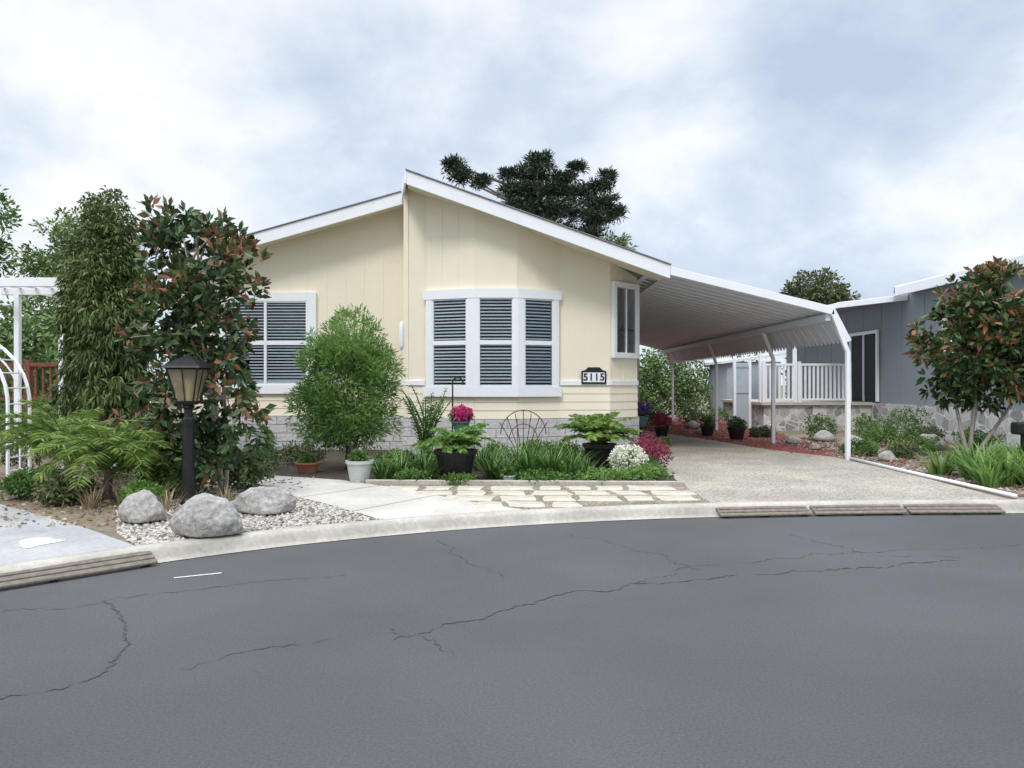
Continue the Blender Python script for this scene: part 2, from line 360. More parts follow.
for r in range(4):
    y0 = 10.62 - r * .47; x = -1.72 + r * .42
    while x < 2.28:
        w = random.uniform(.30, .66); x1 = min(x + w, 2.44)
        ymin = kat((x + x1) / 2).y + .24
        ya, yb = y0 - .39, y0
        if ya > ymin - .05 and x1 - x > .2:
            j = lambda s=.05: random.uniform(-s, s)
            pts = [(x + j(), ya + j()), ((x + x1) / 2 + j(), ya + j(.03)), (x1 + j(), ya + j()), (x1 + j(.02), (ya + yb) / 2), (x1 + j(), yb + j()), ((x + x1) / 2, yb + j(.03)), (x + j(), yb + j()), (x + j(.02), (ya + yb) / 2)]
            M = MB(); M.prism(pts, G - .02, G + .020)
            M.build("stepping_stone", [STONE], None, origin=((x + x1) / 2, (ya + yb) / 2, G), bevel=.008, label="irregular pale stepping stone set in tan gravel", cat="stepping stone", group="pale stones before the flower bed")
        x = x1 + .095
def strip(M, pts, w, z0, z1, mat=0):
    for a, b in zip(pts[:-1], pts[1:]):
        a = Vector(a); b = Vector(b); t = (b - a); l = t.length; t.normalize()
        M.obox(a, t, (-t.y, t.x), 0, l, -w / 2, w / 2, z0, z1, mat)
M = MB(); strip(M, [(-2.15, 10.9), (2.5, 10.72)], .09, .1, .19)
M.build("garden_edging", [KERB], label="low concrete edging between flower bed and flagstones", cat="edging", bevel=.01)
M = MB(); M.tube([(6.47, 9.5, .16), (6.5, 12, .16), (6.55, 14.3, .16)], .028, 8); M.build("drain_pipe", [WHITE], label="long white pipe lying along the driveway edge", cat="pipe", smooth=True)

M = MB()
def pebble(M, x, y, z, r, mat=0):
    o = [(1, 0, 0), (0, 1, 0), (-1, 0, 0), (0, -1, 0), (0, 0, .7), (0, 0, -.5)]
    a = random.random() * 6; c, s_ = math.cos(a), math.sin(a); k = random.uniform(.6, 1)
    vs = [(x + r * (p[0] * c - p[1] * k * s_), y + r * (p[0] * s_ + p[1] * k * c), z + r * p[2]) for p in o]
    M.add(vs, [(0, 1, 4), (1, 2, 4), (2, 3, 4), (3, 0, 4), (1, 0, 5), (2, 1, 5), (3, 2, 5), (0, 3, 5)], mat)
def inpoly(x, y, P):
    c = False; j = len(P) - 1
    for i in range(len(P)):
        if (P[i][1] > y) != (P[j][1] > y) and x < (P[j][0] - P[i][0]) * (y - P[i][1]) / (P[j][1] - P[i][1]) + P[i][0]: c = not c
        j = i
    return c
gp = koff(.22, -3.3, -1.4) + botE[:-1] + [(-4.9, 10.2), (-4.6, 8.6), (-3.9, 7.3)]
k = 0
while k < 3600:
    x = random.uniform(-5, -1.2); y = random.uniform(6.8, 11)
    if inpoly(x, y, gp): pebble(M, x, y, G + .012, random.uniform(.010, .032), random.choice([0, 1, 1, 2])); k += 1
M.build("pebbles", [ROCK, CONC, SOIL], kind="stuff")
M = MB()
for k in range(3500):
    pebble(M, random.uniform(6.6, 11), random.uniform(9.6, 20), G + .008, random.uniform(.012, .045), random.choice([0, 1, 2]))
for k in range(1200):
    pebble(M, random.uniform(-9, -3.6), random.uniform(7.6, 12), G + .006, random.uniform(.01, .03), random.choice([2, 2, 1]))
for k in range(1500):
    x = random.uniform(3.5, 8); y = random.uniform(15.5, 28)
    if x > 5.9 - (y - 16) * .22: pebble(M, x, y, G + .01, random.uniform(.02, .05), 1)
M.build("loose_stones", [ROCK, MULCH, SOIL], kind="stuff")

# ------------------------------------------------------------------ house
H = thing("mobile_home", "cream single storey mobile home with low gable roof and white trim", "house", (-1, 15.5, G))
zr = lambda x: 5.78 - .358 * (x + 2.05)
zl = lambda x: 5.77 + .282 * (x + 2.25)
fr = [(-2.24, 15.5), (-1.82, 15.5), (-.755, 15.1), (.10, 15.1), (1.0, 15.5), (2.05, 15.5), (2.74, 16.19)]
M = MB()
M.prism(fr + [(2.74, 31.5), (-2.24, 31.5)], G - .1, lambda x, y: zr(max(x, -2.24)) - .1)
M.prism([(-7.2, 16.6), (-2.3, 16.6), (-2.3, 31.4), (-7.2, 31.4)], G - .1, lambda x, y: zl(x) - .1)
def facets(pts):
    for a, b in zip(pts[:-1], pts[1:]):
        a = Vector(a); b = Vector(b); t = (b - a); l = t.length; t.normalize(); yield a, t, Vector((t.y, -t.x)), l
for a, t, nn, l in facets(fr):
    nb = max(1, round(l / .42))
    for k in range(nb + 1):
        u = min(max(k * l / nb, .02), l - .02); x = (a + t * u).x
        M.obox(a, t, nn, u - .014, u + .014, -.01, .006, 1.68, zr(x) - .2)
    for r in range(4):
        z0 = .89 + r * .17; z1 = z0 + .17
        p = [a + nn * .002, a + t * l + nn * .002]
        q = [a + nn * .018, a + t * l + nn * .018]; q2 = [a + nn * .006, a + t * l + nn * .006]
        M.hexa([(*p[0], z0), (*p[1], z0), (*q[1], z0), (*q[0], z0), (*p[0], z1), (*p[1], z1), (*q2[1], z1), (*q2[0], z1)])
for k in range(12):
    x = -7.1 + k * .42; M.box(x - .014, x + .014, 16.594, 16.61, 1.68, zl(x) - .2)
for r in range(4):
    z0 = .89 + r * .17
    M.hexa([(-7.2, 16.598, z0), (-2.3, 16.598, z0), (-2.3, 16.58, z0), (-7.2, 16.58, z0), (-7.2, 16.598, z0 + .17), (-2.3, 16.598, z0 + .17), (-2.3, 16.592, z0 + .17), (-7.2, 16.592, z0 + .17)])
M.build("wall", [CREAM], H)
M = MB()
for a, t, nn, l in facets(fr + [(2.74, 31.4)]): M.obox(a, t, nn, 0, l, -.05, .045, G - .05, .885)
M.box(-7.25, -2.3, 16.545, 16.65, G - .05, .885); M.box(-2.285, -2.2, 15.46, 16.5, G - .05, .885)
M.build("stone_skirting", [LEDGE], H)
for seg in (fr[:2], fr[4:6], fr[5:7]):
    M = MB()
    for a, t, nn, l in facets(seg): M.obox(a, t, nn, 0, l, -.01, .04, 1.57, 1.675)
    M.build("belly_band", [WHITE], H, bevel=.006)
M = MB(); M.box(-7.2, -2.3, 16.56, 16.62, 1.57, 1.675); M.build("belly_band", [WHITE], H, bevel=.006)
M = MB(); M.box(-2.27, -2.17, 15.475, 15.53, .9, zr(-2.24) - .24); M.box(-2.275, -2.235, 15.53, 16.6, .9, zr(-2.24) - .24)
M.build("corner_trim", [CREAM], H, bevel=.006)
def rslab(M, x0f, x0b, x1, y0, y1, dz, th):
    M.hexa([(x0f, y0, zr(x0f) + dz - th), (x1, y0, zr(x1) + dz - th), (x1, y1, zr(x1) + dz - th), (x0b, y1, zr(x0b) + dz - th),
            (x0f, y0, zr(x0f) + dz), (x1, y0, zr(x1) + dz), (x1, y1, zr(x1) + dz), (x0b, y1, zr(x0b) + dz)])
M = MB()
rslab(M, -2.06, -2.34, 3.1, 14.63, 16.03, 0, .14)
M.slopebox(-2.34, zr(-2.34), 3.1, zr(3.1), 16.031, 32, .14)
M.slopebox(-7.65, zl(-7.65), -2.36, zl(-2.36), 16.03, 32, .14)
R = M.build("roof", [SHING], H)
M = MB()
M.slopebox(-2.08, zr(-2.08) + .02, 3.12, zr(3.12) + .02, 14.58, 14.63, .27)
M.slopebox(-7.7, zl(-7.7) + .02, -2.36, zl(-2.36) + .02, 15.98, 16.03, .27)
zt = zr(-2.1) + .015
M.hexa([(-2.12, 14.58, zt - .25), (-2.081, 14.58, zt - .25), (-2.341, 16.0, zt - .25), (-2.39, 16.0, zt - .25), (-2.12, 14.58, zt), (-2.081, 14.58, zt), (-2.341, 16.0, zt + .09), (-2.39, 16.0, zt + .09)])
M.box(-7.7, -7.655, 16.031, 32, zl(-7.7) - .2, zl(-7.7))
M.build("fascia", [WHITE], R, bevel=.006)
M = MB()
M.slopebox(-2.1, zr(-2.1) + .045, 3.14, zr(3.14) + .045, 14.55, 14.75, .02)
M.slopebox(-7.72, zl(-7.72) + .045, -2.4, zl(-2.4) + .045, 15.95, 16.15, .02)
M.build("drip_edge", [SHING], R)
M = MB()
rslab(M, -2.06, -2.2, 3.1, 14.64, 15.6, -.142, .02)
M.slopebox(-7.65, zl(-7.65) - .142, -2.36, zl(-2.36) - .142, 16.04, 16.61, .02)
M.build("soffit", [CREAM], R)

def window(parent, a, b, z0, z1, u0, u1, cas=.15, sashes=1, rail=True, name="window", dark=False, f=.03):
    a = Vector(a); b = Vector(b); t = (b - a).normalized(); nn = Vector((t.y, -t.x))
    M = MB(); M.obox(a, t, nn, u0, u1, .004, .012, z0, z1, 0); w = M.build(name, [DARKIN], parent)
    M = MB(); z = z0 + .03
    while z < z1 - .02:
        p0 = a + t * (u0 + .01); p1 = a + t * (u1 - .01)
        q = [(p0 + nn * .018), (p1 + nn * .018), (p1 + nn * .044), (p0 + nn * .044)]
        zz = [z + .014, z + .014, z - .010, z - .010]
        M.hexa([(*q[i], zz[i]) for i in range(4)] + [(*q[i], zz[i] + .008) for i in range(4)])
        z += .068
    if not dark: M.build("blinds", [BLIND], w)
    M = MB(); M.obox(a, t, nn, u0, u1, .060, .064, z0, z1); M.build("pane", [GLASS], w)
    M = MB()
    M.obox(a, t, nn, u0 - cas, u0, 0, .09, z0 - cas, z1 + cas); M.obox(a, t, nn, u1, u1 + cas, 0, .09, z0 - cas, z1 + cas)
    M.obox(a, t, nn, u0, u1, 0, .088, z1, z1 + cas); M.obox(a, t, nn, u0, u1, 0, .088, z0 - cas, z0)
    for s_ in range(sashes):
        s0 = u0 + (u1 - u0) * s_ / sashes; s1 = u0 + (u1 - u0) * (s_ + 1) / sashes
        M.obox(a, t, nn, s0, s0 + f, .01, .078, z0, z1); M.obox(a, t, nn, s1 - f, s1, .01, .078, z0, z1)
        M.obox(a, t, nn, s0 + f, s1 - f, .01, .076, z1 - f, z1); M.obox(a, t, nn, s0 + f, s1 - f, .01, .076, z0, z0 + f)
        if rail: zm = (z0 + z1) / 2; M.obox(a, t, nn, s0 + f, s1 - f, .01, .080, zm - .045, zm + .045)
    M.build("frame", [WHITE], w, bevel=.005)
    return w
window(H, fr[1], fr[2], 1.54, 3.35, .20, .99, .14)
window(H, fr[2], fr[3], 1.54, 3.35, .075, .78, .07)
window(H, fr[3], fr[4], 1.54, 3.35, .13, .80, .13)
M = MB()
def offs(d):
    out = []
    P_ = fr[1:5]
    for i, p in enumerate(P_):
        ns = []
        if i > 0: t = (Vector(p) - Vector(P_[i - 1])).normalized(); ns.append(Vector((t.y, -t.x)))
        if i < 3: t = (Vector(P_[i + 1]) - Vector(p)).normalized(); ns.append(Vector((t.y, -t.x)))
        m = sum(ns, Vector((0, 0))).normalized(); out.append(Vector(p) + m * d / m.dot(ns[0]))
    return out
for z0, z1, d in ((3.35, 3.54, .10), (1.34, 1.54, .10)):
    inn = offs(.002); ot = offs(d)
    for i in range(3):
        M.hexa([(*ot[i], z0), (*ot[i + 1], z0), (*inn[i + 1], z0), (*inn[i], z0), (*ot[i], z1), (*ot[i + 1], z1), (*inn[i + 1], z1), (*inn[i], z1)])
for (i, w) in ((1, .10), (2, .10)):
    o_ = offs(.094)[i]; p_ = Vector(fr[i + 1])
    t1 = (Vector(fr[i + 1]) - Vector(fr[i])).normalized(); t2 = (Vector(fr[i + 2]) - Vector(fr[i + 1])).normalized()
    pts = [p_ - t1 * w, o_ - t1 * w, o_, o_ + t2 * w, p_ + t2 * w]
    M.prism([tuple(q) for q in pts], 1.541, 3.349)
M.build("bay_window_surround", [WHITE], H)
window(H, fr[5], fr[6], 2.25, 3.66, .14, .84, .10, sashes=2, rail=False, dark=True, f=.018)
window(H, (-7.2, 16.6), (-2.3, 16.6), 1.58, 3.45, .75, 2.62, .2, sashes=2)
M = MB(); M.lathe((-2.31, 15.47, 2.3), [(.0, 0), (.03, .02), (.05, .12), (.05, .5), (.03, .6), (0, .62)], 12)
M.build("wall_light", [WHITE], H, smooth=True)
SG = thing("house_number_sign", "small house number plaque reading 5115 on cream wall", "sign", (1.71, 15.43, 1.62))
M = MB(); sh = [(-.26, 0), (.26, 0), (.26, .27), (.18, .29), (.12, .35), (-.12, .35), (-.18, .29), (-.26, .27)]
vs = [(1.71 + x, 15.44, 1.60 + z) for x, z in sh] + [(1.71 + x, 15.47, 1.60 + z) for x, z in sh]; n = 8
M.add(vs, [tuple(range(n)), tuple(range(2 * n - 1, n - 1, -1))] + [(i, n + i, n + (i + 1) % n, (i + 1) % n) for i in range(n)])
M.build("plaque", [BLACK], SG)
M = MB(); M.box(1.71 - .225, 1.71 + .225, 15.432, 15.4395, 1.64, 1.84); M.build("number_panel", [WHITE], SG)
tc = bpy.data.curves.new("t", 'FONT'); tc.body = "5115"; tc.size = .21; tc.extrude = .004; tc.align_x = 'CENTER'; tc.align_y = 'CENTER'; tc.offset = .004; tc.space_character = 1.1
to = bpy.data.objects.new("t", tc); COL.objects.link(to); bpy.context.view_layer.update()
me = bpy.data.meshes.new_from_object(to.evaluated_get(bpy.context.evaluated_depsgraph_get())); bpy.data.objects.remove(to)
me.materials.clear(); me.materials.append(BLACK)
num = bpy.data.objects.new("numerals", me); COL.objects.link(num); num.parent = SG; num.rotation_euler = (math.pi / 2, 0, 0); num.location = (0, -.004, .12)

# ------------------------------------------------------------------ carport
C = thing("carport", "white aluminium carport with corrugated roof attached to the house", "carport", (6.5, 14.4, G))
zc = lambda x: 3.93 - .245 * (x - 3.06)
M = MB(); ys = []; y = 14.66
while y < 31:
    ys += [(y, 0), (y + .30, 0), (y + .32, -.02), (y + .36, -.02)]; y += .40
vs = []
for yy, dz in ys: vs += [(2.78, yy, zc(2.78) - .1 + dz), (6.32, yy, zc(6.32) - .1 + dz), (6.66, yy, 2.50 + dz)]
nf = len(ys)
M.add(vs, [(3 * i + j, 3 * i + j + 1, 3 * i + j + 4, 3 * i + j + 3) for i in range(nf - 1) for j in (0, 1)])
for i in range(0, nf - 1, 4):
    for h in (0, .195):
        y0 = ys[i][0] + h; y1 = y0 + .19
        M.add([(6.66, y0, 2.50), (6.66, y1, 2.50), (6.68, y1 - .04, 2.44), (6.68, (y0 + y1) / 2, 2.42), (6.68, y0 + .04, 2.44)], [(0, 1, 2, 3, 4)])
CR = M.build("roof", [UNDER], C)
M = MB(); M.slopebox(3.125, zc(3.125) + .0, 6.36, zc(6.36), 14.585, 14.655, .16)
M.hexa([(6.30, 14.585, zc(6.3) - .16), (6.36, 14.585, zc(6.36)), (6.36, 14.655, zc(6.36)), (6.30, 14.655, zc(6.3) - .16),
        (6.60, 14.585, 2.42), (6.70, 14.585, 2.46), (6.70, 14.655, 2.46), (6.60, 14.655, 2.42)])
M.slopebox(3.06, zc(3.06) - .02, 6.33, zc(6.33) - .02, 14.66, 31.1, .03, 0)
M.build("fascia", [WHITE], CR, bevel=.006)
M = MB(); M.box(6.22, 6.32, 14.66, 31, zc(6.3) - .28, zc(6.3) - .15)
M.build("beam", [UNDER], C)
for i, y in enumerate([14.45, 18.4, 23.5, 29.9]):
    M = MB(); x = 6.56 if i == 0 else 6.5
    M.tube([(x, y, G), (x, y, 2.22), (x - .05, y, 2.34), (x - .26, y, 2.9)], .055, 4, sq=True)
    M.build("post", [WHITE], C)
for x, y in ((5.12, 30.2), (3.75, 22)):
    M = MB(); M.tube([(x, y, G), (x, y, zc(x) - .15)], .045, 4, sq=True); M.build("post", [WHITE], C)
# ------------------------------------------------------------------ neighbour house
N = thing("neighbour_house", "blue grey mobile home with stone base and white eaves", "house", (11.5, 14, G))
M = MB(); M.box(11.5, 20, 12, 31, G - .1, 4.25, 0)
for y in np.arange(12.2, 31, 1.2): M.box(11.488, 11.5, y, y + .03, 1.0, 4.1)
M.build("wall", [BLUE], N)
M = MB(); M.box(11.42, 11.49, 12, 31, G - .1, 1.0); M.build("stone_base", [FIELDST], N)
M = MB(); M.hexa([(11.05, 11.5, 4.2), (16, 11.5, 5.4), (16, 21.2, 5.4), (11.05, 21.2, 4.2), (11.05, 11.5, 4.35), (16, 11.5, 5.55), (16, 21.2, 5.55), (11.05, 21.2, 4.35)])
M.hexa([(16, 11.5, 5.4), (20.8, 11.5, 4.2), (20.8, 31, 4.2), (16, 31, 5.4), (16, 11.5, 5.55), (20.8, 11.5, 4.35), (20.8, 31, 4.35), (16, 31, 5.55)])
M.hexa([(9.5, 21.5, 3.86), (11.6, 21.5, 4.1), (11.6, 31, 4.1), (9.5, 31, 3.86), (9.5, 21.5, 3.94), (11.6, 21.5, 4.18), (11.6, 31, 4.18), (9.5, 31, 3.94)])
NR = M.build("roof", [SHING], N)
M = MB(); M.box(10.98, 11.048, 11.5, 21.25, 4.12, 4.38); M.hexa([(10.98, 21.2, 4.18), (16, 21.2, 5.4), (16, 21.26, 5.4), (10.98, 21.26, 4.18), (10.98, 21.2, 4.40), (16, 21.2, 5.62), (16, 21.26, 5.62), (10.98, 21.26, 4.40)])
M.build("fascia", [WHITE], NR, bevel=.01)
M = MB()
M.hexa([(9.45, 21.42, 3.80), (11.47, 21.42, 4.03), (11.47, 21.49, 4.03), (9.45, 21.49, 3.80), (9.45, 21.42, 3.97), (11.47, 21.42, 4.2), (11.47, 21.49, 4.2), (9.45, 21.49, 3.97)])
M.box(9.43, 9.495, 21.5, 31, 3.8, 3.96)
M.build("fascia", [WHITE], NR, bevel=.01)
M = MB(); M.box(11.44, 11.475, 23.2, 24.9, 1.06, 3.2); dn = M.build("sliding_door", [DARKIN], N)
M = MB()
for y0, y1 in ((23.1, 23.2), (24.0, 24.06), (24.9, 25.0)): M.box(11.40, 11.47, y0, y1, 1.05, 3.3)
M.box(11.405, 11.468, 23.2, 24.9, 3.2, 3.295); M.build("frame", [WHITE], dn)
window(N, (11.48, 20.5), (11.48, 12), 2.0, 3.3, 1.0, 2.2, .1, sashes=2, rail=False)
P = thing("porch", "raised porch with level white baluster railing on stone base", "porch", (9.5, 24, G))
M = MB(); M.box(8.0, 11.4, 23.5, 28, G - .1, .92); M.build("stone_base", [FIELDST], P)
M = MB(); M.box(7.9, 11.42, 23.4, 28.05, .93, 1.02)
M.build("deck", [CONC], P)
def railing(P, x0, x1, y, z0, z1, nb):
    M = MB(); M.box(x0, x1, y - .04, y + .04, z1 - .07, z1); M.box(x0, x1, y - .02, y + .02, z0 + .06, z0 + .12)
    for k in range(nb):
        x = x0 + (x1 - x0) * (k + .5) / nb; M.box(x - .03, x + .03, y - .018, y + .018, z0 + .12, z1 - .07)
    for x in (x0, x1): M.box(x - .05, x + .05, y - .05, y + .05, z0, z1 + .06)
    M.build("railing", [WHITE], P)
railing(P, 9.1, 10.7, 23.45, 1.02, 2.25, 12); railing(P, 7.98, 8.98, 23.45, 1.02, 2.25, 7)
for x in (7.95, 9.04):
    M = MB(); M.box(x - .05, x + .05, 23.6, 23.7, 1.02, 3.86); M.build("post", [WHITE], P)
F = thing("garden_shed", "pale grey shed with white trim near trees", "shed", (10, 30, G))
M = MB(); M.box(9.6, 12, 33, 36, G, 2.6); M.build("wall", [BLUED], F)
M = MB(); M.hexa([(9.3, 32.8, 2.5), (12.2, 32.8, 2.9), (12.2, 36.2, 2.9), (9.3, 36.2, 2.5), (9.3, 32.8, 2.62), (12.2, 32.8, 3.02), (12.2, 36.2, 3.02), (9.3, 36.2, 2.62)]); M.build("roof", [WHITE], F)
GT = thing("garden_gate", "pale grey panelled gate between white posts", "gate", (7.7, 24.5, G))
M = MB(); M.box(7.42, 7.82, 24.48, 24.54, G + .1, 2.3)
for z in (.3, 1.3, 2.15): M.box(7.42, 7.82, 24.455, 24.48, z, z + .1)
M.build("panel", [BLUED], GT)
for x in (7.37, 7.87): M = MB(); M.box(x - .045, x + .045, 24.45, 24.56, G, 2.45); M.build("post", [WHITE], GT)

# ------------------------------------------------------------------ kerb ramps
def kramp(x0, x1):
    a = kat(x0); b = kat(x1); t = (b - a).normalized(); l = (b - a).length; nn = Vector((-t.y, t.x))
    R = MB()
    for k in range(4):
        d = -.14 + k * .07; z = .022 + k * .026
        p = [a + t * .015 + nn * d, a + t * (l - .015) + nn * d, a + t * (l - .015) + nn * (d + .05), a + t * .015 + nn * (d + .05)]
        zz = [z, z, z + .019, z + .019]
        R.hexa([(*p[i], zz[i]) for i in range(4)] + [(*p[i], zz[i] + .018) for i in range(4)])
    e = R.build("kerb_ramp", [RUST], None, origin=(*a, 0), bevel=.003, label="weathered slatted ramp laid over the kerb", cat="ramp", group="slatted ramps along the kerb")
    for u in (.1, l / 2, l - .1):
        s_ = MB()
        p = a + t * u; h0 = p - nn * .13; h1 = p + nn * .10
        w = t * .03
        s_.hexa([(*(h0 - w), .007), (*(h0 + w), .007), (*(h1 + w), .008), (*(h1 - w), .008), (*(h0 - w), .018), (*(h0 + w), .018), (*(h1 + w), .10), (*(h1 - w), .10)])
        s_.build("support", [BLACK], e)
for a, b in ((2.45, 3.62), (3.64, 4.82), (4.84, 6.05), (-4.35, -3.2), (-5.5, -4.37)): kramp(a, b)

# ------------------------------------------------------------------ lamp
Lx, Ly = -3.96, 9.05
LP = thing("lamp_post", "short black garden lamp post with glass lantern", "lamp post", (Lx, Ly, G))
M = MB(); M.lathe((Lx, Ly, G), [(.0, 0), (.11, 0), (.11, .05), (.085, .09), (.075, .14), (.07, .95), (.08, 1.0), (.08, 1.05), (.05, 1.08), (.05, 1.17), (.08, 1.2), (.05, 1.24)], 12)
M.build("post", [BLACK], LP)
def frus(M, c, r0, z0, r1, z1, mat=0):
    M.hexa([(c[0] - r0, c[1] - r0, z0), (c[0] + r0, c[1] - r0, z0), (c[0] + r0, c[1] + r0, z0), (c[0] - r0, c[1] + r0, z0),
            (c[0] - r1, c[1] - r1, z1), (c[0] + r1, c[1] - r1, z1), (c[0] + r1, c[1] + r1, z1), (c[0] - r1, c[1] + r1, z1)], mat)
M = MB(); c = (Lx, Ly)
frus(M, c, .08, 1.345, .11, 1.39)
frus(M, c, .235, 1.795, .22, 1.82); frus(M, c, .22, 1.8205, .07, 1.92); frus(M, c, .07, 1.9205, .035, 1.94); frus(M, c, .015, 1.9405, .008, 1.97)
for sx in (-1, 1):
    for sy in (-1, 1): M.tube([(c[0] + sx * .10, c[1] + sy * .10, 1.38), (c[0] + sx * .19, c[1] + sy * .19, 1.80)], .011, 4)
for s0, s1 in (((-1, -1), (1, -1)), ((1, -1), (1, 1)), ((1, 1), (-1, 1)), ((-1, 1), (-1, -1))):
    M.tube([(c[0] + s0[0] * .187, c[1] + s0[1] * .187, 1.785), (c[0] + s1[0] * .187, c[1] + s1[1] * .187, 1.785)], .010, 4)
    M.tube([(c[0] + (s0[0] + s1[0]) * .050, c[1] + (s0[1] + s1[1]) * .050, 1.38), (c[0] + (s0[0] + s1[0]) * .095, c[1] + (s0[1] + s1[1]) * .095, 1.80)], .006, 4)
ln = M.build("lantern", [BLACK], LP)
M = MB()
for r0, z0, r1, z1 in ((.09, 1.392, .177, 1.785),):
    q = [(-1, -1), (1, -1), (1, 1), (-1, 1)]
    vs = [(c[0] + x * r0, c[1] + y * r0, z0) for x, y in q] + [(c[0] + x * r1, c[1] + y * r1, z1) for x, y in q]
    M.add(vs, [(0, 1, 5, 4), (1, 2, 6, 5), (2, 3, 7, 6), (3, 0, 4, 7)])
M.build("glass", [AMBER], ln)
M = MB(); M.lathe((Lx, Ly, 1.40), [(0, 0), (.03, 0), (.03, .12), (.018, .14), (.04, .18), (.04, .25), (0, .29)], 10); M.build("bulb", [F_WHT], ln)
MX = thing("mailbox", "black mailbox on a post beside shrubs", "mailbox", (8.28, 12, G))
M = MB(); M.box(8.14, 8.5, 11.9, 12.1, .78, .98); M.build("box", [BLACK], MX, bevel=.03)
M = MB(); M.box(8.27, 8.34, 11.96, 12.03, G, .78); M.build("post", [BLACK], MX)

# ------------------------------------------------------------------ boulders
def boulder(x, y, w, d, h, seed, label="grey granite boulder beside the kerb", mat=ROCK):
    import bmesh
    bm = bmesh.new(); bmesh.ops.create_icosphere(bm, subdivisions=5 if w > .4 and y < 9 else 3, radius=1)
    for v in bm.verts:
        p = v.co.copy(); q = p * 1.1 + Vector((seed * 7.1, seed * 3.3, seed))
        f = 1 + .26 * noise.noise(q)
        for k in range(10):
            nv = Vector((math.sin(seed * 3 + k * 2.1), math.cos(seed * 5 + k * 1.7), math.sin(seed + k * 3.3) * .8)).normalized()
            dd = (p * f).dot(nv)
            if dd > .80: f *= .3 + .7 * (.80 / dd)
        f += .06 * noise.noise(q * 3.2) + .028 * noise.noise(q * 8) + .012 * noise.noise(q * 20)
        v.co = Vector((p.x * f * w / 2, p.y * f * d / 2, max(p.z * f, -.35) * h * .62 + h * .30))
    me = bpy.data.meshes.new("boulder"); bm.to_mesh(me); bm.free(); me.materials.append(mat)
    for p in me.polygons: p.use_smooth = True
    o = bpy.data.objects.new("boulder", me); o.location = (x, y, G); COL.objects.link(o)
    o["label"] = label; o["category"] = "boulder"; o["group"] = "landscape boulders"
    return o
boulder(-2.93, 7.15, .64, .46, .45, 1.3, "large pale grey boulder at the kerb"); boulder(-2.80, 8.45, .70, .5, .34, 2.6, "broad flat grey boulder on gravel"); boulder(-3.95, 7.9, .48, .42, .37, 4.1, "brownish boulder at edge of gravel bed")
for i, (x, y, w, h) in enumerate([(7.6, 16.5, .7, .35), (8.0, 19, .6, .3), (6.9, 18.2, .4, .22), (9.3, 16.5, .8, .4), (7.1, 21, .8, .35), (6.0, 24.5, .5, .3), (7.2, 14.2, .35, .2), (9.9, 15, .6, .3), (5.6, 21.8, .45, .2), (6.8, 16.6, .3, .18), (7.6, 12.6, .3, .16)]):
    boulder(x, y, w, w * .8, h, 5 + i * 1.7, "tan garden rock in planted bed")

# ------------------------------------------------------------------ vegetation
def ellsample(ells, n, freq=1.2, thr=.25, bias=2.4, seed=0):
    vol = np.array([e[3] * e[4] * e[5] for e in ells]) ** .8; vol /= vol.sum(); out = []
    while len(out) < n:
        e = ells[rng.choice(len(ells), p=vol)]
        d = rng.normal(size=3); d /= np.linalg.norm(d); r = rng.uniform() ** (1 / bias)
        p = np.array(e[:3]) + d * r * np.array(e[3:6])
        if noise.noise(Vector((p * freq + seed).tolist())) > thr: continue
        if p[2] < G + .05: continue
        out.append(p)
    return np.array(out)
def cluster(M, Cn, per, L, W, spread, up=.15, tb=.5, tv=.25, mat=0, droop=.1, out=None):
    N = len(Cn) * per; C_ = np.repeat(Cn, per, 0)
    D = rng.normal(size=(N, 3)); D[:, 2] += up
    if out is not None:
        o = C_ - np.array(out); o /= np.linalg.norm(o, axis=1, keepdims=True); D += o * .9
    Dn = D / np.linalg.norm(D, axis=1, keepdims=True)
    P = C_ + Dn * rng.uniform(.0, 1, N)[:, None] * spread
    zc_ = (Cn[:, 2] - Cn[:, 2].min()) / (np.ptp(Cn[:, 2]) + .01)
    ct = np.array([noise.noise(Vector((c_ * 1.6).tolist())) for c_ in Cn]) * .45 + (zc_ - .5) * .15  # tone varies per cluster; clump shading painted in, higher leaves lighter as if lit
    T = tb + np.repeat(ct, per) + rng.uniform(-tv, tv, N)
    M.leaves(P, D, L, W, T, mat, droop)
def curve(a, b, bend=.15, k=6):
    a = Vector(a); b = Vector(b); l = (b - a).length; j = Vector((random.uniform(-1, 1), random.uniform(-1, 1), random.uniform(-.2, .8))) * l * bend
    m = (a + b) / 2 + j
    return [((1 - t) ** 2) * a + 2 * t * (1 - t) * m + t * t * b for t in [i / k for i in range(k + 1)]]
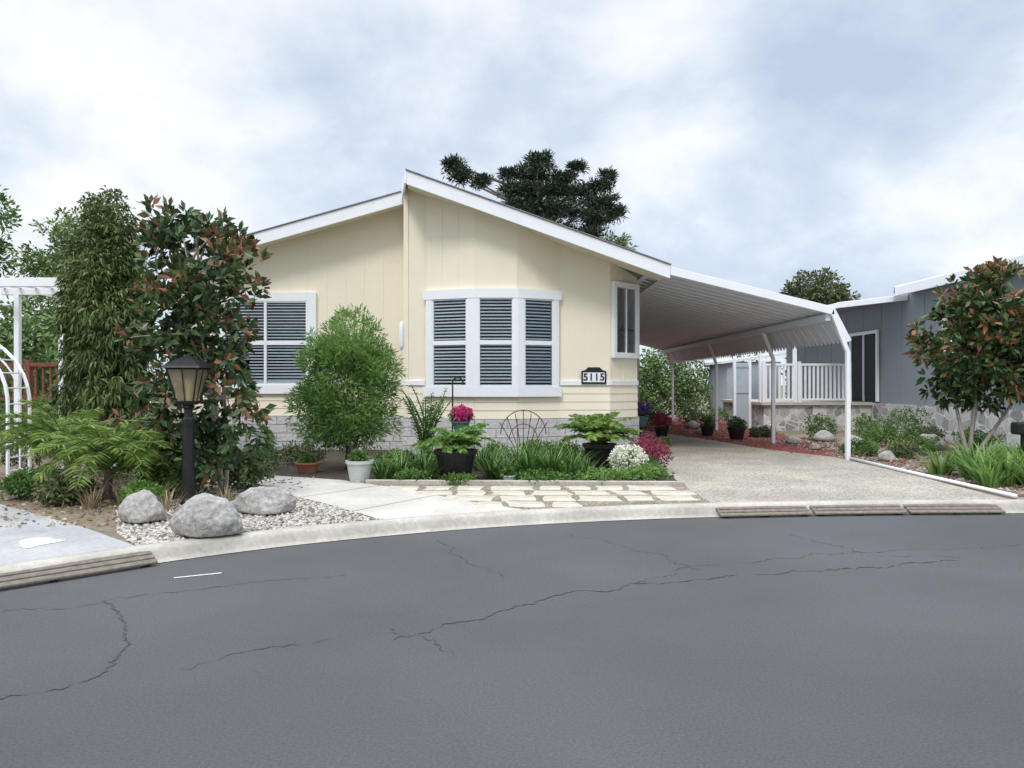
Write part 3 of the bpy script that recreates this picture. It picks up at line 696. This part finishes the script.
def tree(name, label, base, top, ells, ncl, per, L, W, lm, bark=BARK, r0=.06, nl=14, spread=.12, freq=1.2, thr=.25, tb=.5, up=.15, stems=1, group=None, tv=.25, droop=.1, cat="tree", trunkname="trunk", bias=2.4):
    T = thing(name, label, cat, base, group)
    Cn = ellsample(ells, ncl, freq, thr, bias, seed=base[0])
    M = MB(); base = Vector(base); top = Vector(top)
    sts = []
    for s_ in range(stems):
        e = top if s_ == 0 else Vector(Cn[rng.integers(len(Cn))].tolist())
        c_ = curve(base + Vector((random.uniform(-.05, .05) * s_, random.uniform(-.05, .05) * s_, 0)), e, .06, 8); sts.append(c_)
        M.tube(c_, [r0 * (1 - .8 * i / 8) / (1 + .3 * (stems > 1)) for i in range(9)], 8)
    for k in range(nl):
        c_ = random.choice(sts); tgt = Cn[rng.integers(len(Cn))]
        best = min(range(2, 9), key=lambda q: (Vector(tgt.tolist()) - c_[q]).length + max(0, c_[q].z - tgt[2]) * 1.5)
        M.tube(curve(c_[best], tgt.tolist(), .12), [max(.004, r0 * .42 * (1 - .85 * q / 6)) for q in range(7)], 5)
    M.build(trunkname, [bark], T, smooth=True)
    M = MB(); cen = np.mean([e[:3] for e in ells], 0)
    cluster(M, Cn, per, L, W, spread, up, tb, tv, out=cen, droop=droop)
    M.build("crown", [lm], T)
    return T

tree("magnolia_tree", "dark leaved magnolia with rusty undersides behind lamp post", (-3.85, 9.8, G), (-4.2, 9.8, 3.6),
     [(-4.45, 9.8, 3.55, .52, .55, .5), (-4.05, 9.7, 3.05, .8, .75, .65), (-4.3, 9.9, 2.35, .85, .8, .65), (-4.1, 9.8, 1.6, .85, .75, .65), (-3.75, 9.7, 3.5, .38, .4, .35), (-3.65, 9.6, .95, .5, .45, .65), (-4.5, 9.7, 1.0, .6, .45, .65), (-4.0, 9.8, 2.4, .55, .6, .9), (-4.1, 9.55, .7, .5, .35, .45)],
     520, 13, .15, .066, L_MAG, BARKP, .05, 46, .07, 1.7, .24, tb=.41, up=.3, stems=3, tv=.42)
tree("magnolia_tree", "rounded dark magnolia with several pale stems in planted bed", (8.65, 14, G), (9.0, 14, 3.3),
     [(9.0, 14, 3.0, .9, .8, .75), (8.75, 14, 2.4, 1.1, .9, .75), (9.6, 14, 2.5, 1.0, .9, .8), (9.3, 14, 1.75, 1.1, .8, .6), (9.1, 14, 3.6, .4, .4, .35), (8.4, 14, 1.7, .6, .6, .5), (10.1, 14, 1.8, .7, .7, .6)],
     700, 13, .17, .075, L_MAG, BARKP, .055, 50, .08, 1.3, .40, tb=.41, up=.3, stems=4, tv=.42)
tree("columnar_conifer", "tall shaggy columnar conifer beside white pergola", (-7.05, 12.8, G), (-7.05, 12.8, 4.6),
     [(-7.0, 12.8, 4.25, .44, .42, .7), (-7.1, 12.8, 3.5, .60, .55, .9), (-7.05, 12.8, 2.5, .72, .65, .9), (-7.05, 12.8, 1.4, .74, .65, 1.0), (-6.75, 12.8, 3.3, .42, .4, .8), (-7.45, 12.8, 2.8, .34, .4, .7)],
     2500, 15, .12, .034, L_CON, BARK, .09, 10, .09, 2.6, .42, tb=.47, up=-.3, droop=.5, tv=.3, bias=3)
tree("bamboo_shrub", "rounded bright green feathery shrub against house wall", (-2.87, 12.8, G), (-2.85, 12.8, 2.4),
     [(-2.9, 12.8, 1.45, .86, .8, .84), (-2.8, 12.8, 2.25, .55, .55, .60), (-2.45, 12.8, 1.85, .52, .5, .6), (-3.25, 12.8, 1.25, .62, .6, .7), (-3.2, 12.8, 2.0, .45, .5, .5), (-2.75, 12.8, .9, .75, .7, .5)],
     1700, 15, .115, .020, L_BAM, BARK, .03, 20, .12, 2.0, .32, tb=.5, up=.6, stems=4, cat="shrub", trunkname="stems", bias=2.6)
PT = thing("pine_tree", "dark tall pine rising behind the house roof", "tree", (1.5, 38, 0))
M = MB(); M.tube([(1.5, 38, 0), (1.3, 38, 6), (1.7, 38, 10.5), (2.2, 38, 12.2)], [.4, .32, .2, .06], 8)
clumps = [(-2.7, 12.3, .8, .35), (-3.0, 12.9, .5, .28), (-1.7, 12.0, .6, .22), (0.2, 11.5, 1.0, .35), (1.2, 12.4, 1.2, .42), (1.4, 13.1, .7, .28), (2.6, 12.1, .7, .25), (3.0, 11.5, 1.1, .36), (1.4, 11.5, 1.2, .4), (4.5, 11.7, .7, .28), (4.5, 10.9, .9, .32), (.6, 10.6, 1.2, .4), (2.4, 10.6, 1.5, .45), (4.2, 10.1, 1.2, .4), (1.3, 9.6, 1.8, .5), (3.6, 9.2, 1.3, .45), (-.6, 9.9, 1.0, .35), (4.9, 12.3, .35, .2), (3.3, 12.7, .45, .18), (-.3, 12.3, .5, .18), (5.4, 10.4, .5, .25)]
for cx, cz, rx, rz in clumps: M.tube(curve((1.5, 38, max(6, cz - 2.0)), (cx, 38, cz - .1), .08), [.13 * (1 - .8 * q / 6) for q in range(7)], 5)
M.build("trunk", [BARK], PT, smooth=True)
M = MB()
for cx, cz, rx, rz in clumps:
    Cn = ellsample([(cx, 38, cz, rx, rx * .9, rz)], int(95 * rx), 1.1, .25, 2.2); cluster(M, Cn, 14, .30, .06, .16, .6, .45, .3)
M.build("crown", [L_PINE], PT)
tree("leafy_tree", "olive green tree behind the house roof", (5.2, 36, G), (5.2, 36, 8.5), [(5.0, 36, 8.1, .9, .8, .7), (4.2, 36, 7.6, 1.0, 1, .6)], 150, 14, .22, .09, L_OLV, r0=.12, spread=.25, tb=.5)
tree("leafy_tree", "round olive tree beyond the carport roof", (18.2, 45, G), (18.4, 45, 7.5), [(18.5, 45, 7.0, 1.8, 1.6, 1.4), (17.6, 45, 6.4, 1.3, 1.3, 1), (19.6, 45, 6.5, 1.2, 1.2, 1)], 420, 14, .28, .11, L_OLV, r0=.2, spread=.3, tb=.4)
tree("leafy_tree", "pale green airy tree beyond the pergola", (-18.3, 30, G), (-18.3, 30, 8), [(-18.4, 30, 7.4, 1.1, 1.1, 1.1), (-18.8, 30, 6.2, 1.5, 1.3, 1.2), (-17.6, 30, 6, 1.2, 1.2, 1.2), (-18.2, 30, 4.4, 1.8, 1.6, 1.4), (-17.2, 30, 7.9, .8, .8, .7)], 560, 14, .2, .08, L_FAR, r0=.15, spread=.25, thr=.12, tb=.6)
tree("leafy_tree", "dark broadleaf tree overhanging a white pergola", (-19, 24, G), (-18.5, 24, 8), [(-17.1, 24, 7.0, .9, 1.1, .9), (-17.6, 24, 5.8, 1.0, 1.1, .8), (-18.6, 24, 6.4, 1.4, 1.4, 1.3)], 260, 14, .2, .08, L_MID, r0=.15, spread=.25, thr=.1, tb=.3)
M = MB(); ee = []
for k in range(34):
    x = -48 + k * 2.9 + random.uniform(-1, 1); h = random.uniform(1.6, 2.4) if -12 < x < 40 else random.uniform(2.2, 3.4)
    ee.append((x, 47 + random.uniform(-3, 3), h * .75, 2.4, 1.8, h))
cluster(M, ellsample(ee, 3400, .5, .4), 10, .34, .14, .4, .3, .45, .25)
ee = [(-14, 22, 1.3, 2, 1.2, 1.2), (-16.5, 24, 1.8, 2.5, 1.5, 2.0), (-11.8, 20, 1.2, 1.5, 1, 1.2), (5.6, 35, 1.4, 1.6, 1, 1.9), (4.2, 35, 1.2, 1, 1, 1.7), (7.2, 36, 1.5, 1.4, 1, 2.0), (8.6, 36, 1.5, 1.2, 1, 1.9), (-19.5, 24, 2.0, 2.5, 1.5, 2.2), (-12.5, 19, 2.0, 1.6, 1.2, 1.8)]
cluster(M, ellsample(ee, 2600, .8, .45), 12, .18, .09, .25, .3, .5, .3)
M.build("distant_woodland", [L_FAR], kind="stuff")

def shrub(x, y, r, h, lm, label, n=160, per=12, L=.07, W=.03, tb=.5, name="shrub", flower=None, fl=0, z=G):
    M = MB(); M.tube([(x, y, z), (x, y, z + h * .5)], [.02, .01], 5, 1)
    Cn = ellsample([(x, y, z + h * .5, r, r, h * .5)], n, 3, .35); cluster(M, Cn, per, L, W, .05, .4, tb, .3)
    if flower:
        C2 = ellsample([(x, y, z + h * .62, r, r, h * .5)], fl, 5, .8, 7); cluster(M, C2, 9, .035, .03, .02, .2, .5, .5, mat=2)
    return M.build(name, [lm, BARK] + ([flower] if flower else []), None, origin=(x, y, z), label=label, cat="shrub")
def clump(x, y, n, L, W, lm, label, spread=.1, stiff=.7, name="strap_leaf_plant", z=G, group="strap leaved clumps", lo=.1):
    M = MB(); M.straps((x, y, z), n, L, W, spread, 0, lo, 1., stiff)
    return M.build(name, [lm], None, origin=(x, y, z), label=label, cat="plant", group=group)
def potted(x, y, z, r, h, potmat, label, kind, lm=L_MID, fmat=None, size=.4, group=None):
    T = thing("potted_plant", label, "potted plant", (x, y, z), group)
    M = MB(); M.lathe((x, y, z), [(0, 0), (r * .68, 0), (r * .95, h * .85), (r * 1.05, h * .86), (r * 1.05, h), (r * .92, h), (r * .9, h * .88), (0, h * .86)], 20, 0); M.build("pot", [potmat], T, smooth=False)
    M = MB(); zt = z + h * .85
    if kind == 'fern':
        for k in range(38): M.frond((x, y, zt), rng.uniform(0, 6.28), size * rng.uniform(.7, 1.15), rng.uniform(.8, 1.5), 1.5, size * .22, size * .055, 24)
    elif kind == 'bush':
        cluster(M, ellsample([(x, y, zt + size * .4, size * .6, size * .6, size * .45)], 90, 3, .5), 10, .06, .028, .04, .4, .5, .3)
    mats = [lm]
    if fmat: cluster(M, ellsample([(x, y, zt + size * .5, size * .6, size * .55, size * .38)], 110, 3, .8, 5), 9, .05, .04, .03, .3, .6, .4, mat=1); mats.append(fmat)
    M.build("foliage", mats, T)
    return T
potted(-2.3, 11.15, G, .2, .33, POTW, "pale glazed pot with small green plant", 'bush', size=.2)
potted(-3.4, 12.3, G, .2, .18, TERRA, "low terracotta bowl beside shrub", 'bush', size=.16)
potted(-.86, 11.3, G, .32, .48, BLACK, "large black pot with arching fern", 'fern', L_BAM, size=.72)
potted(1.5, 12.7, G, .28, .46, BLACK, "black pot with tall bright fern", 'fern', L_YEL, size=.85)
potted(-.05, 11.05, G, .1, .12, POTW, "tiny pale pot among strap leaves", 'bush', size=.1)
M = MB(); M.lathe((-.86, 12.5, G), [(0, 0), (.14, 0), (.14, .03), (.03, .08), (.025, .58), (.13, .62), (.13, .65), (0, .65)], 12)
M.build("plant_stand", [BLACK], None, origin=(-.86, 12.5, G), label="slim black metal plant stand", cat="plant stand")
potted(-.86, 12.5, G + .652, .15, .2, POTG, "teal pot of bright pink flowers on stand", 'bush', L_MID, F_PINK, .30)
M = MB(); M.lathe((3.12, 18, G), [(0, 0), (.16, 0), (.16, .03), (.04, .1), (.04, .42), (.15, .45), (0, .45)], 12)
M.build("plant_stand", [BLACK], None, origin=(3.12, 18, G), label="short dark plant stand beside driveway", cat="plant stand")
potted(3.12, 18, G + .452, .2, .25, POTG, "teal pot of purple flowers by house side", 'bush', L_MID, F_PURP, .42)
potted(4.15, 20.5, G, .2, .3, BLACK, "dark pot of pink and purple flowers", 'bush', L_MID, F_PINK, .45)
potted(5.55, 21, G, .2, .28, BLACK, "black pot on red mulch", 'bush', L_MID, size=.4, group="black pots on mulch")
potted(5.95, 19.6, G, .24, .34, BLACK, "black pot with purple leaved plant on mulch", 'bush', L_MID, size=.35, group="black pots on mulch")
potted(3.2, 15.6, G, .12, .2, TERRA, "small terracotta pot by house corner", 'bush', size=.2)
M = MB(); pts = [(-1.02, 12.7, G), (-1.02, 12.7, 1.62)] + [(-1.02 + .09 - .09 * math.cos(a), 12.7, 1.62 + .09 * math.sin(a)) for a in np.linspace(.3, 3.6, 9)]
M.tube(pts, .013, 6); M.build("garden_hook", [BLACK], None, origin=(-1.02, 12.7, G), label="tall black shepherd hook in flower bed", cat="garden hook")
M = MB()
for k in range(7):
    a = (k - 3) / 3; M.tube([(.2 + a * .06, 13, G), (.2 + a * .16, 13, .5), (.2 + a * .42, 13, 1.15 - abs(a) * .22)], .008, 5)
M.tube([(.2 + .40 * math.cos(t), 13, .72 + .42 * math.sin(t)) for t in np.linspace(0, math.pi, 15)], .009, 5)
M.tube([(.2 + .25 * math.cos(t), 13, .62 + .28 * math.sin(t)) for t in np.linspace(0, math.pi, 12)], .008, 5)
M.build("fan_trellis", [RUSTD], None, origin=(.2, 13, G), label="rusty metal fan trellis in flower bed", cat="trellis")
M = MB()
for k in range(20): M.frond((-1.55 + random.uniform(-.1, .1), 13.4, G + .2), rng.uniform(0, 6.28), random.uniform(.9, 1.35), random.uniform(1.35, 1.55), .5, .16, .024, 18, tlo=.3)
M.build("airy_shrub", [L_MID], None, origin=(-1.55, 13.4, G), label="tall airy green shrub beside bay window", cat="shrub")
for (x, y, n, L) in [(-2.0, 11.5, 40, .45), (-1.75, 11.7, 50, .52), (-1.4, 11.6, 60, .54), (-1.3, 11.3, 40, .42), (-.3, 11.6, 60, .52), (-.1, 11.4, 60, .45), (.3, 11.5, 80, .62), (.6, 11.6, 80, .64), (.85, 11.4, 60, .52), (1.15, 11.5, 50, .42), (.1, 12.2, 60, .62), (.7, 12.3, 60, .64), (-.5, 12.6, 50, .6), (-1.6, 12.4, 50, .55), (.4, 12.7, 50, .65), (1.0, 12.0, 50, .55)]:
    clump(x, y, int(n * 1.4), L, .028, L_MID, "dense clump of green strap leaves in bed", .14)
for i, (x, y, r, h) in enumerate([(-1.95, 12.3, .32, .38), (-1.2, 12.2, .3, .4), (.45, 13.1, .4, .5), (2.15, 12.2, .25, .3), (2.1, 11.25, .33, .22), (1.3, 11.15, .4, .17), (1.75, 11.15, .35, .16), (-.8, 10.98, .25, .1), (.5, 11.15, .45, .15), (-1.5, 11.2, .35, .16), (1.0, 13.3, .35, .45), (-.3, 13.4, .3, .4)]):
    shrub(x, y, r, h, L_MID, "low green leafy plant in flower bed", 120, 12, .06, .028, .6)
shrub(-4.4, 12.6, .5, .42, L_MID, "low dark green shrub beside path", 160, 12, .05, .025, .4)
shrub(-3.9, 13.6, .5, .4, L_OLV, "reddish green low shrub by wall", 130, 12, .06, .025, .5)
shrub(1.84, 11.7, .30, .46, L_MID, "rounded mound of cream white flowers", 70, 10, .05, .025, .5, "flowering_shrub", F_WHT, 260)
shrub(2.35, 12.6, .38, .5, L_RED, "magenta leaved shrub at driveway edge", 150, 12, .055, .022, .6, "red_shrub")
shrub(2.6, 14.2, .3, .6, L_RED, "dark red leaved shrub at house corner", 110, 12, .055, .022, .45, "red_shrub")
for (x, y, n, L) in [(6.9, 10.7, 60, .5), (7.3, 10.9, 80, .6), (7.7, 11.2, 90, .65), (7.2, 11.5, 80, .65), (8.1, 11.6, 90, .65), (7.7, 12.0, 80, .65), (8.4, 12.4, 80, .65), (7.0, 12.1, 50, .5), (8.7, 11.4, 80, .65), (7.9, 10.7, 70, .6), (8.3, 10.9, 70, .6), (7.5, 10.6, 70, .55)]:
    clump(x, y, int(n * 1.4), L, .036, L_BAM, "arching green strap leaf clump by driveway", .18)
for (x, y, r, h, m, t) in [(8.1, 19.5, .45, .7, L_MID, .35), (9.4, 19.5, .5, .7, L_MID, .5), (10.2, 19, .6, .9, L_MID, .45), (9.6, 17, .4, .5, L_OLV, .5), (8.9, 17.6, .5, .5, L_MID, .6), (7.2, 15.3, .35, .3, L_MID, .6), (7.9, 14.8, .4, .3, L_OLV, .6), (8.5, 15.6, .5, .45, L_BAM, .5), (10.4, 16.5, .5, .5, L_MID, .5), (9.6, 13.2, .5, .4, L_MID, .4), (7.0, 20.6, .35, .3, L_OLV, .5), (6.3, 26, .5, .6, L_MID, .4), (7.4, 27, .6, .7, L_MID, .5), (5.2, 27.5, .5, .6, L_OLV, .5)]:
    shrub(x, y, r, h, m, "small rounded green garden shrub in rock bed", 120, 12, .065, .03, t)
def palm(x, y, n, L, lm, label, z=.5):
    T = thing("palm", label, "palm", (x, y, G)); M = MB()
    M.tube([(x, y, G), (x + .03, y, G + z)], [.06, .05], 8); M.build("trunk", [BARK], T)
    M = MB()
    for k in range(n): M.frond((x, y, G + z), rng.uniform(0, 6.28), L * rng.uniform(.75, 1.15), rng.uniform(.75, 1.5), rng.uniform(1.3, 2.1), L * .26, .017, 54, tlo=.1, thi=1)
    M.build("crown", [lm], T)
palm(-5.15, 9.4, 40, 1.0, L_YEL, "yellow green feathery palm with short trunk", .4)
palm(-6.2, 10.3, 38, 1.15, L_YEL, "arching feathery palm beside white arbour", .45)
palm(-4.75, 9.9, 24, .85, L_YEL, "small feathery palm under the magnolia", .3)
for (x, y, n, L) in [(-4.3, 8.9, 60, .35), (-4.7, 9.0, 60, .35), (-4.0, 8.6, 40, .3), (-5.0, 8.8, 50, .3), (-3.6, 9.3, 40, .25)]:
    clump(x, y, n, L, .012, L_DRY, "tuft of dry tan grass on gravel", .12, .8, "dry_grass_tuft", group="dry grass tufts")
for (x, y, r, h, m, t) in [(-4.4, 9.6, .4, .5, L_MID, .4), (-3.75, 10.4, .4, .5, L_OLV, .5), (-5.6, 11.5, .7, .8, L_MID, .45), (-6.6, 12, .7, .9, L_MID, .5), (-7.8, 12.2, .7, .9, L_OLV, .5), (-4.35, 8.75, .2, .3, L_BAM, .6), (-4.6, 11.6, .45, .45, L_MID, .5), (-9.2, 15, 1, 1.4, L_MID, .45), (-10.6, 16.5, 1, 1.3, L_OLV, .5), (-5.5, 9.1, .3, .35, L_OLV, .5), (-6.2, 9.6, .35, .35, L_MID, .4)]:
    shrub(x, y, r, h, m, "leafy green shrub under trees", 220, 12, .07, .03, t)
M = MB(); Pn = np.column_stack([rng.uniform(-6.5, -2.9, 900), rng.uniform(7.6, 11.5, 900), np.full(900, G + .02)]); D = rng.normal(size=(900, 3)); D[:, 2] *= .15
M.leaves(Pn, D, .06, .03, rng.uniform(0, 1, 900)); M.build("leaf_litter", [L_DRY], kind="stuff")

# ------------------------------------------------------------------ pergola, arbour, deck rail
PG = thing("pergola", "white flat roofed pergola on slim posts", "pergola", (-9, 14, G))
M = MB(); M.box(-9.75, -7.3, 14.1, 14.18, 3.30, 3.42); M.box(-9.75, -7.3, 16.3, 16.38, 3.30, 3.42)
for x in np.arange(-9.7, -7.3, .3): M.box(x, x + .05, 13.7, 16.6, 3.423, 3.52)
M.box(-9.8, -7.25, 13.62, 13.69, 3.40, 3.56); M.build("beams", [WHITE], PG, bevel=.005)
for x, y in ((-9.45, 14.14), (-8.6, 14.14), (-9.45, 16.34), (-8.0, 16.34)):
    M = MB(); M.box(x - .045, x + .045, y - .045, y + .045, G, 3.30); M.build("post", [WHITE], PG)
A = thing("garden_arbour", "white curved lattice garden arbour over the path", "arbour", (-8.7, 11, G))
cx = -8.58
for yy in (11.0, 11.5):
    M = MB()
    for R_, rr in ((1.08, .028), (.93, .016)):
        M.tube([(cx + R_, yy, G), (cx + R_, yy, 1.3)] + [(cx + R_ * math.cos(a), yy, 1.3 + R_ * math.sin(a)) for a in np.linspace(.1, math.pi - .1, 20)] + [(cx - R_, yy, 1.3), (cx - R_, yy, G)], rr, 6)
    M.build("arch", [WHITE], A)
M = MB()
for a in np.linspace(.0, math.pi, 15): x = cx + 1.08 * math.cos(a); z = 1.3 + 1.08 * math.sin(a); M.tube([(x, 11, z), (x, 11.5, z)], .013, 5)
for z in np.arange(.3, 1.3, .2):
    for x in (cx - 1.08, cx + 1.08): M.tube([(x, 11, z), (x, 11.5, z)], .013, 5)
M.build("rungs", [WHITE], A)
D_ = MB(); D_.box(-11.6, -9.3, 15.95, 16.05, 1.98, 2.06); D_.box(-11.6, -9.3, 15.97, 16.03, 1.25, 1.31)
for x in np.arange(-11.6, -9.25, .16): D_.box(x, x + .04, 15.98, 16.02, 1.31, 1.98)
for x in (-11.6, -10.5, -9.35): D_.box(x, x + .1, 15.94, 16.06, G, 2.12)
D_.build("deck_railing", [REDWOOD], None, origin=(-10.4, 16, G), label="red brown wooden deck railing beyond shrubs", cat="railing")

# ------------------------------------------------------------------ world, sun, camera
W = bpy.data.worlds.new("World"); S.world = W; W.use_nodes = True; nt = W.node_tree; nt.nodes.clear()
sun_el, sun_az = math.radians(50), math.radians(200)
sky = nt.nodes.new("ShaderNodeTexSky"); sky.sky_type = 'NISHITA'; sky.sun_disc = False; sky.sun_elevation = sun_el; sky.sun_rotation = sun_az
b1 = nt.nodes.new("ShaderNodeBackground"); b1.inputs[1].default_value = .15; nt.links.new(sky.outputs[0], b1.inputs[0])
tc = nt.nodes.new("ShaderNodeTexCoord"); sp = nt.nodes.new("ShaderNodeSeparateXYZ"); nt.links.new(tc.outputs["Generated"], sp.inputs[0])
def mth(op, a, b=None, c=None):
    n = nt.nodes.new("ShaderNodeMath"); n.operation = op
    for i, v in enumerate((a, b, c)):
        if v is None: continue
        if isinstance(v, (int, float)): n.inputs[i].default_value = v
        else: nt.links.new(v, n.inputs[i])
    return n.outputs[0]
zz = mth('ADD', mth('MAXIMUM', sp.outputs[2], 0), .55)
cb = nt.nodes.new("ShaderNodeCombineXYZ"); nt.links.new(mth('DIVIDE', sp.outputs[0], zz), cb.inputs[0]); nt.links.new(mth('DIVIDE', sp.outputs[1], zz), cb.inputs[1]); cb.inputs[2].default_value = 4.3
n1 = nt.nodes.new("ShaderNodeTexNoise"); n1.inputs["Scale"].default_value = 3.0; n1.inputs["Detail"].default_value = 8; n1.inputs["Roughness"].default_value = .55; n1.inputs["Distortion"].default_value = .15
nt.links.new(cb.outputs[0], n1.inputs["Vector"])
def bank(dx, dy, dz, lo, hi, amt):
    v = Vector((dx, dy, dz)).normalized()
    d = nt.nodes.new("ShaderNodeVectorMath"); d.operation = 'DOT_PRODUCT'; nt.links.new(tc.outputs["Generated"], d.inputs[0]); d.inputs[1].default_value = v
    m = nt.nodes.new("ShaderNodeMapRange"); m.interpolation_type = 'SMOOTHSTEP'; nt.links.new(d.outputs["Value"], m.inputs[0])
    m.inputs[1].default_value = lo; m.inputs[2].default_value = hi; m.inputs[3].default_value = 0; m.inputs[4].default_value = amt
    return m.outputs[0]
fac = mth('ADD', n1.outputs["Fac"], bank(.58, .74, .17, .965, .998, .15))
fac = mth('ADD', fac, bank(.32, .74, .25, .965, .998, -.09))
fac = mth('ADD', fac, bank(-.40, .74, .40, .90, .995, .06))
rp = nt.nodes.new("ShaderNodeValToRGB"); el = rp.color_ramp.elements
el.new(.5); el.new(.6)
for e, (p, c) in zip(el, [(.34, (.56, .64, .80)), (.46, (.69, .77, .90)), (.56, (.86, .92, .99)), (.66, (1.04, 1.05, 1.06))]): e.position = p; e.color = (*c, 1)
nt.links.new(fac, rp.inputs[0])
b2 = nt.nodes.new("ShaderNodeBackground"); nt.links.new(rp.outputs[0], b2.inputs[0])
mr = nt.nodes.new("ShaderNodeMapRange"); mr.interpolation_type = 'SMOOTHSTEP'; nt.links.new(sp.outputs[2], mr.inputs[0])
mr.inputs[1].default_value = .46; mr.inputs[2].default_value = .95; mr.inputs[3].default_value = 1.04; mr.inputs[4].default_value = 3.8
nt.links.new(mr.outputs[0], b2.inputs[1])
mx = nt.nodes.new("ShaderNodeMixShader"); mx.inputs[0].default_value = .9
nt.links.new(b1.outputs[0], mx.inputs[1]); nt.links.new(b2.outputs[0], mx.inputs[2])
wo = nt.nodes.new("ShaderNodeOutputWorld"); nt.links.new(mx.outputs[0], wo.inputs[0])
sd = bpy.data.lights.new("sun", 'SUN'); sd.energy = 1.5; sd.angle = math.radians(14); sd.color = (1, .95, .87)
so = bpy.data.objects.new("sun", sd); COL.objects.link(so)
dirv = Vector((math.sin(sun_az) * math.cos(sun_el), math.cos(sun_az) * math.cos(sun_el), math.sin(sun_el)))
so.rotation_euler = dirv.to_track_quat('Z', 'Y').to_euler(); so.location = (0, 0, 30)
cd = bpy.data.cameras.new("camera"); cd.lens = 26.0; cd.sensor_width = 36; cd.clip_end = 2000
co = bpy.data.objects.new("camera", cd); COL.objects.link(co); co.location = (0, 0, 1.6); co.rotation_euler = (math.pi / 2, 0, 0)
S.camera = co
S.view_settings.view_transform = 'Standard'; S.view_settings.look = 'None'; S.view_settings.exposure = 0
for o in bpy.data.objects:
    if "world_origin" in o.keys(): del o["world_origin"]
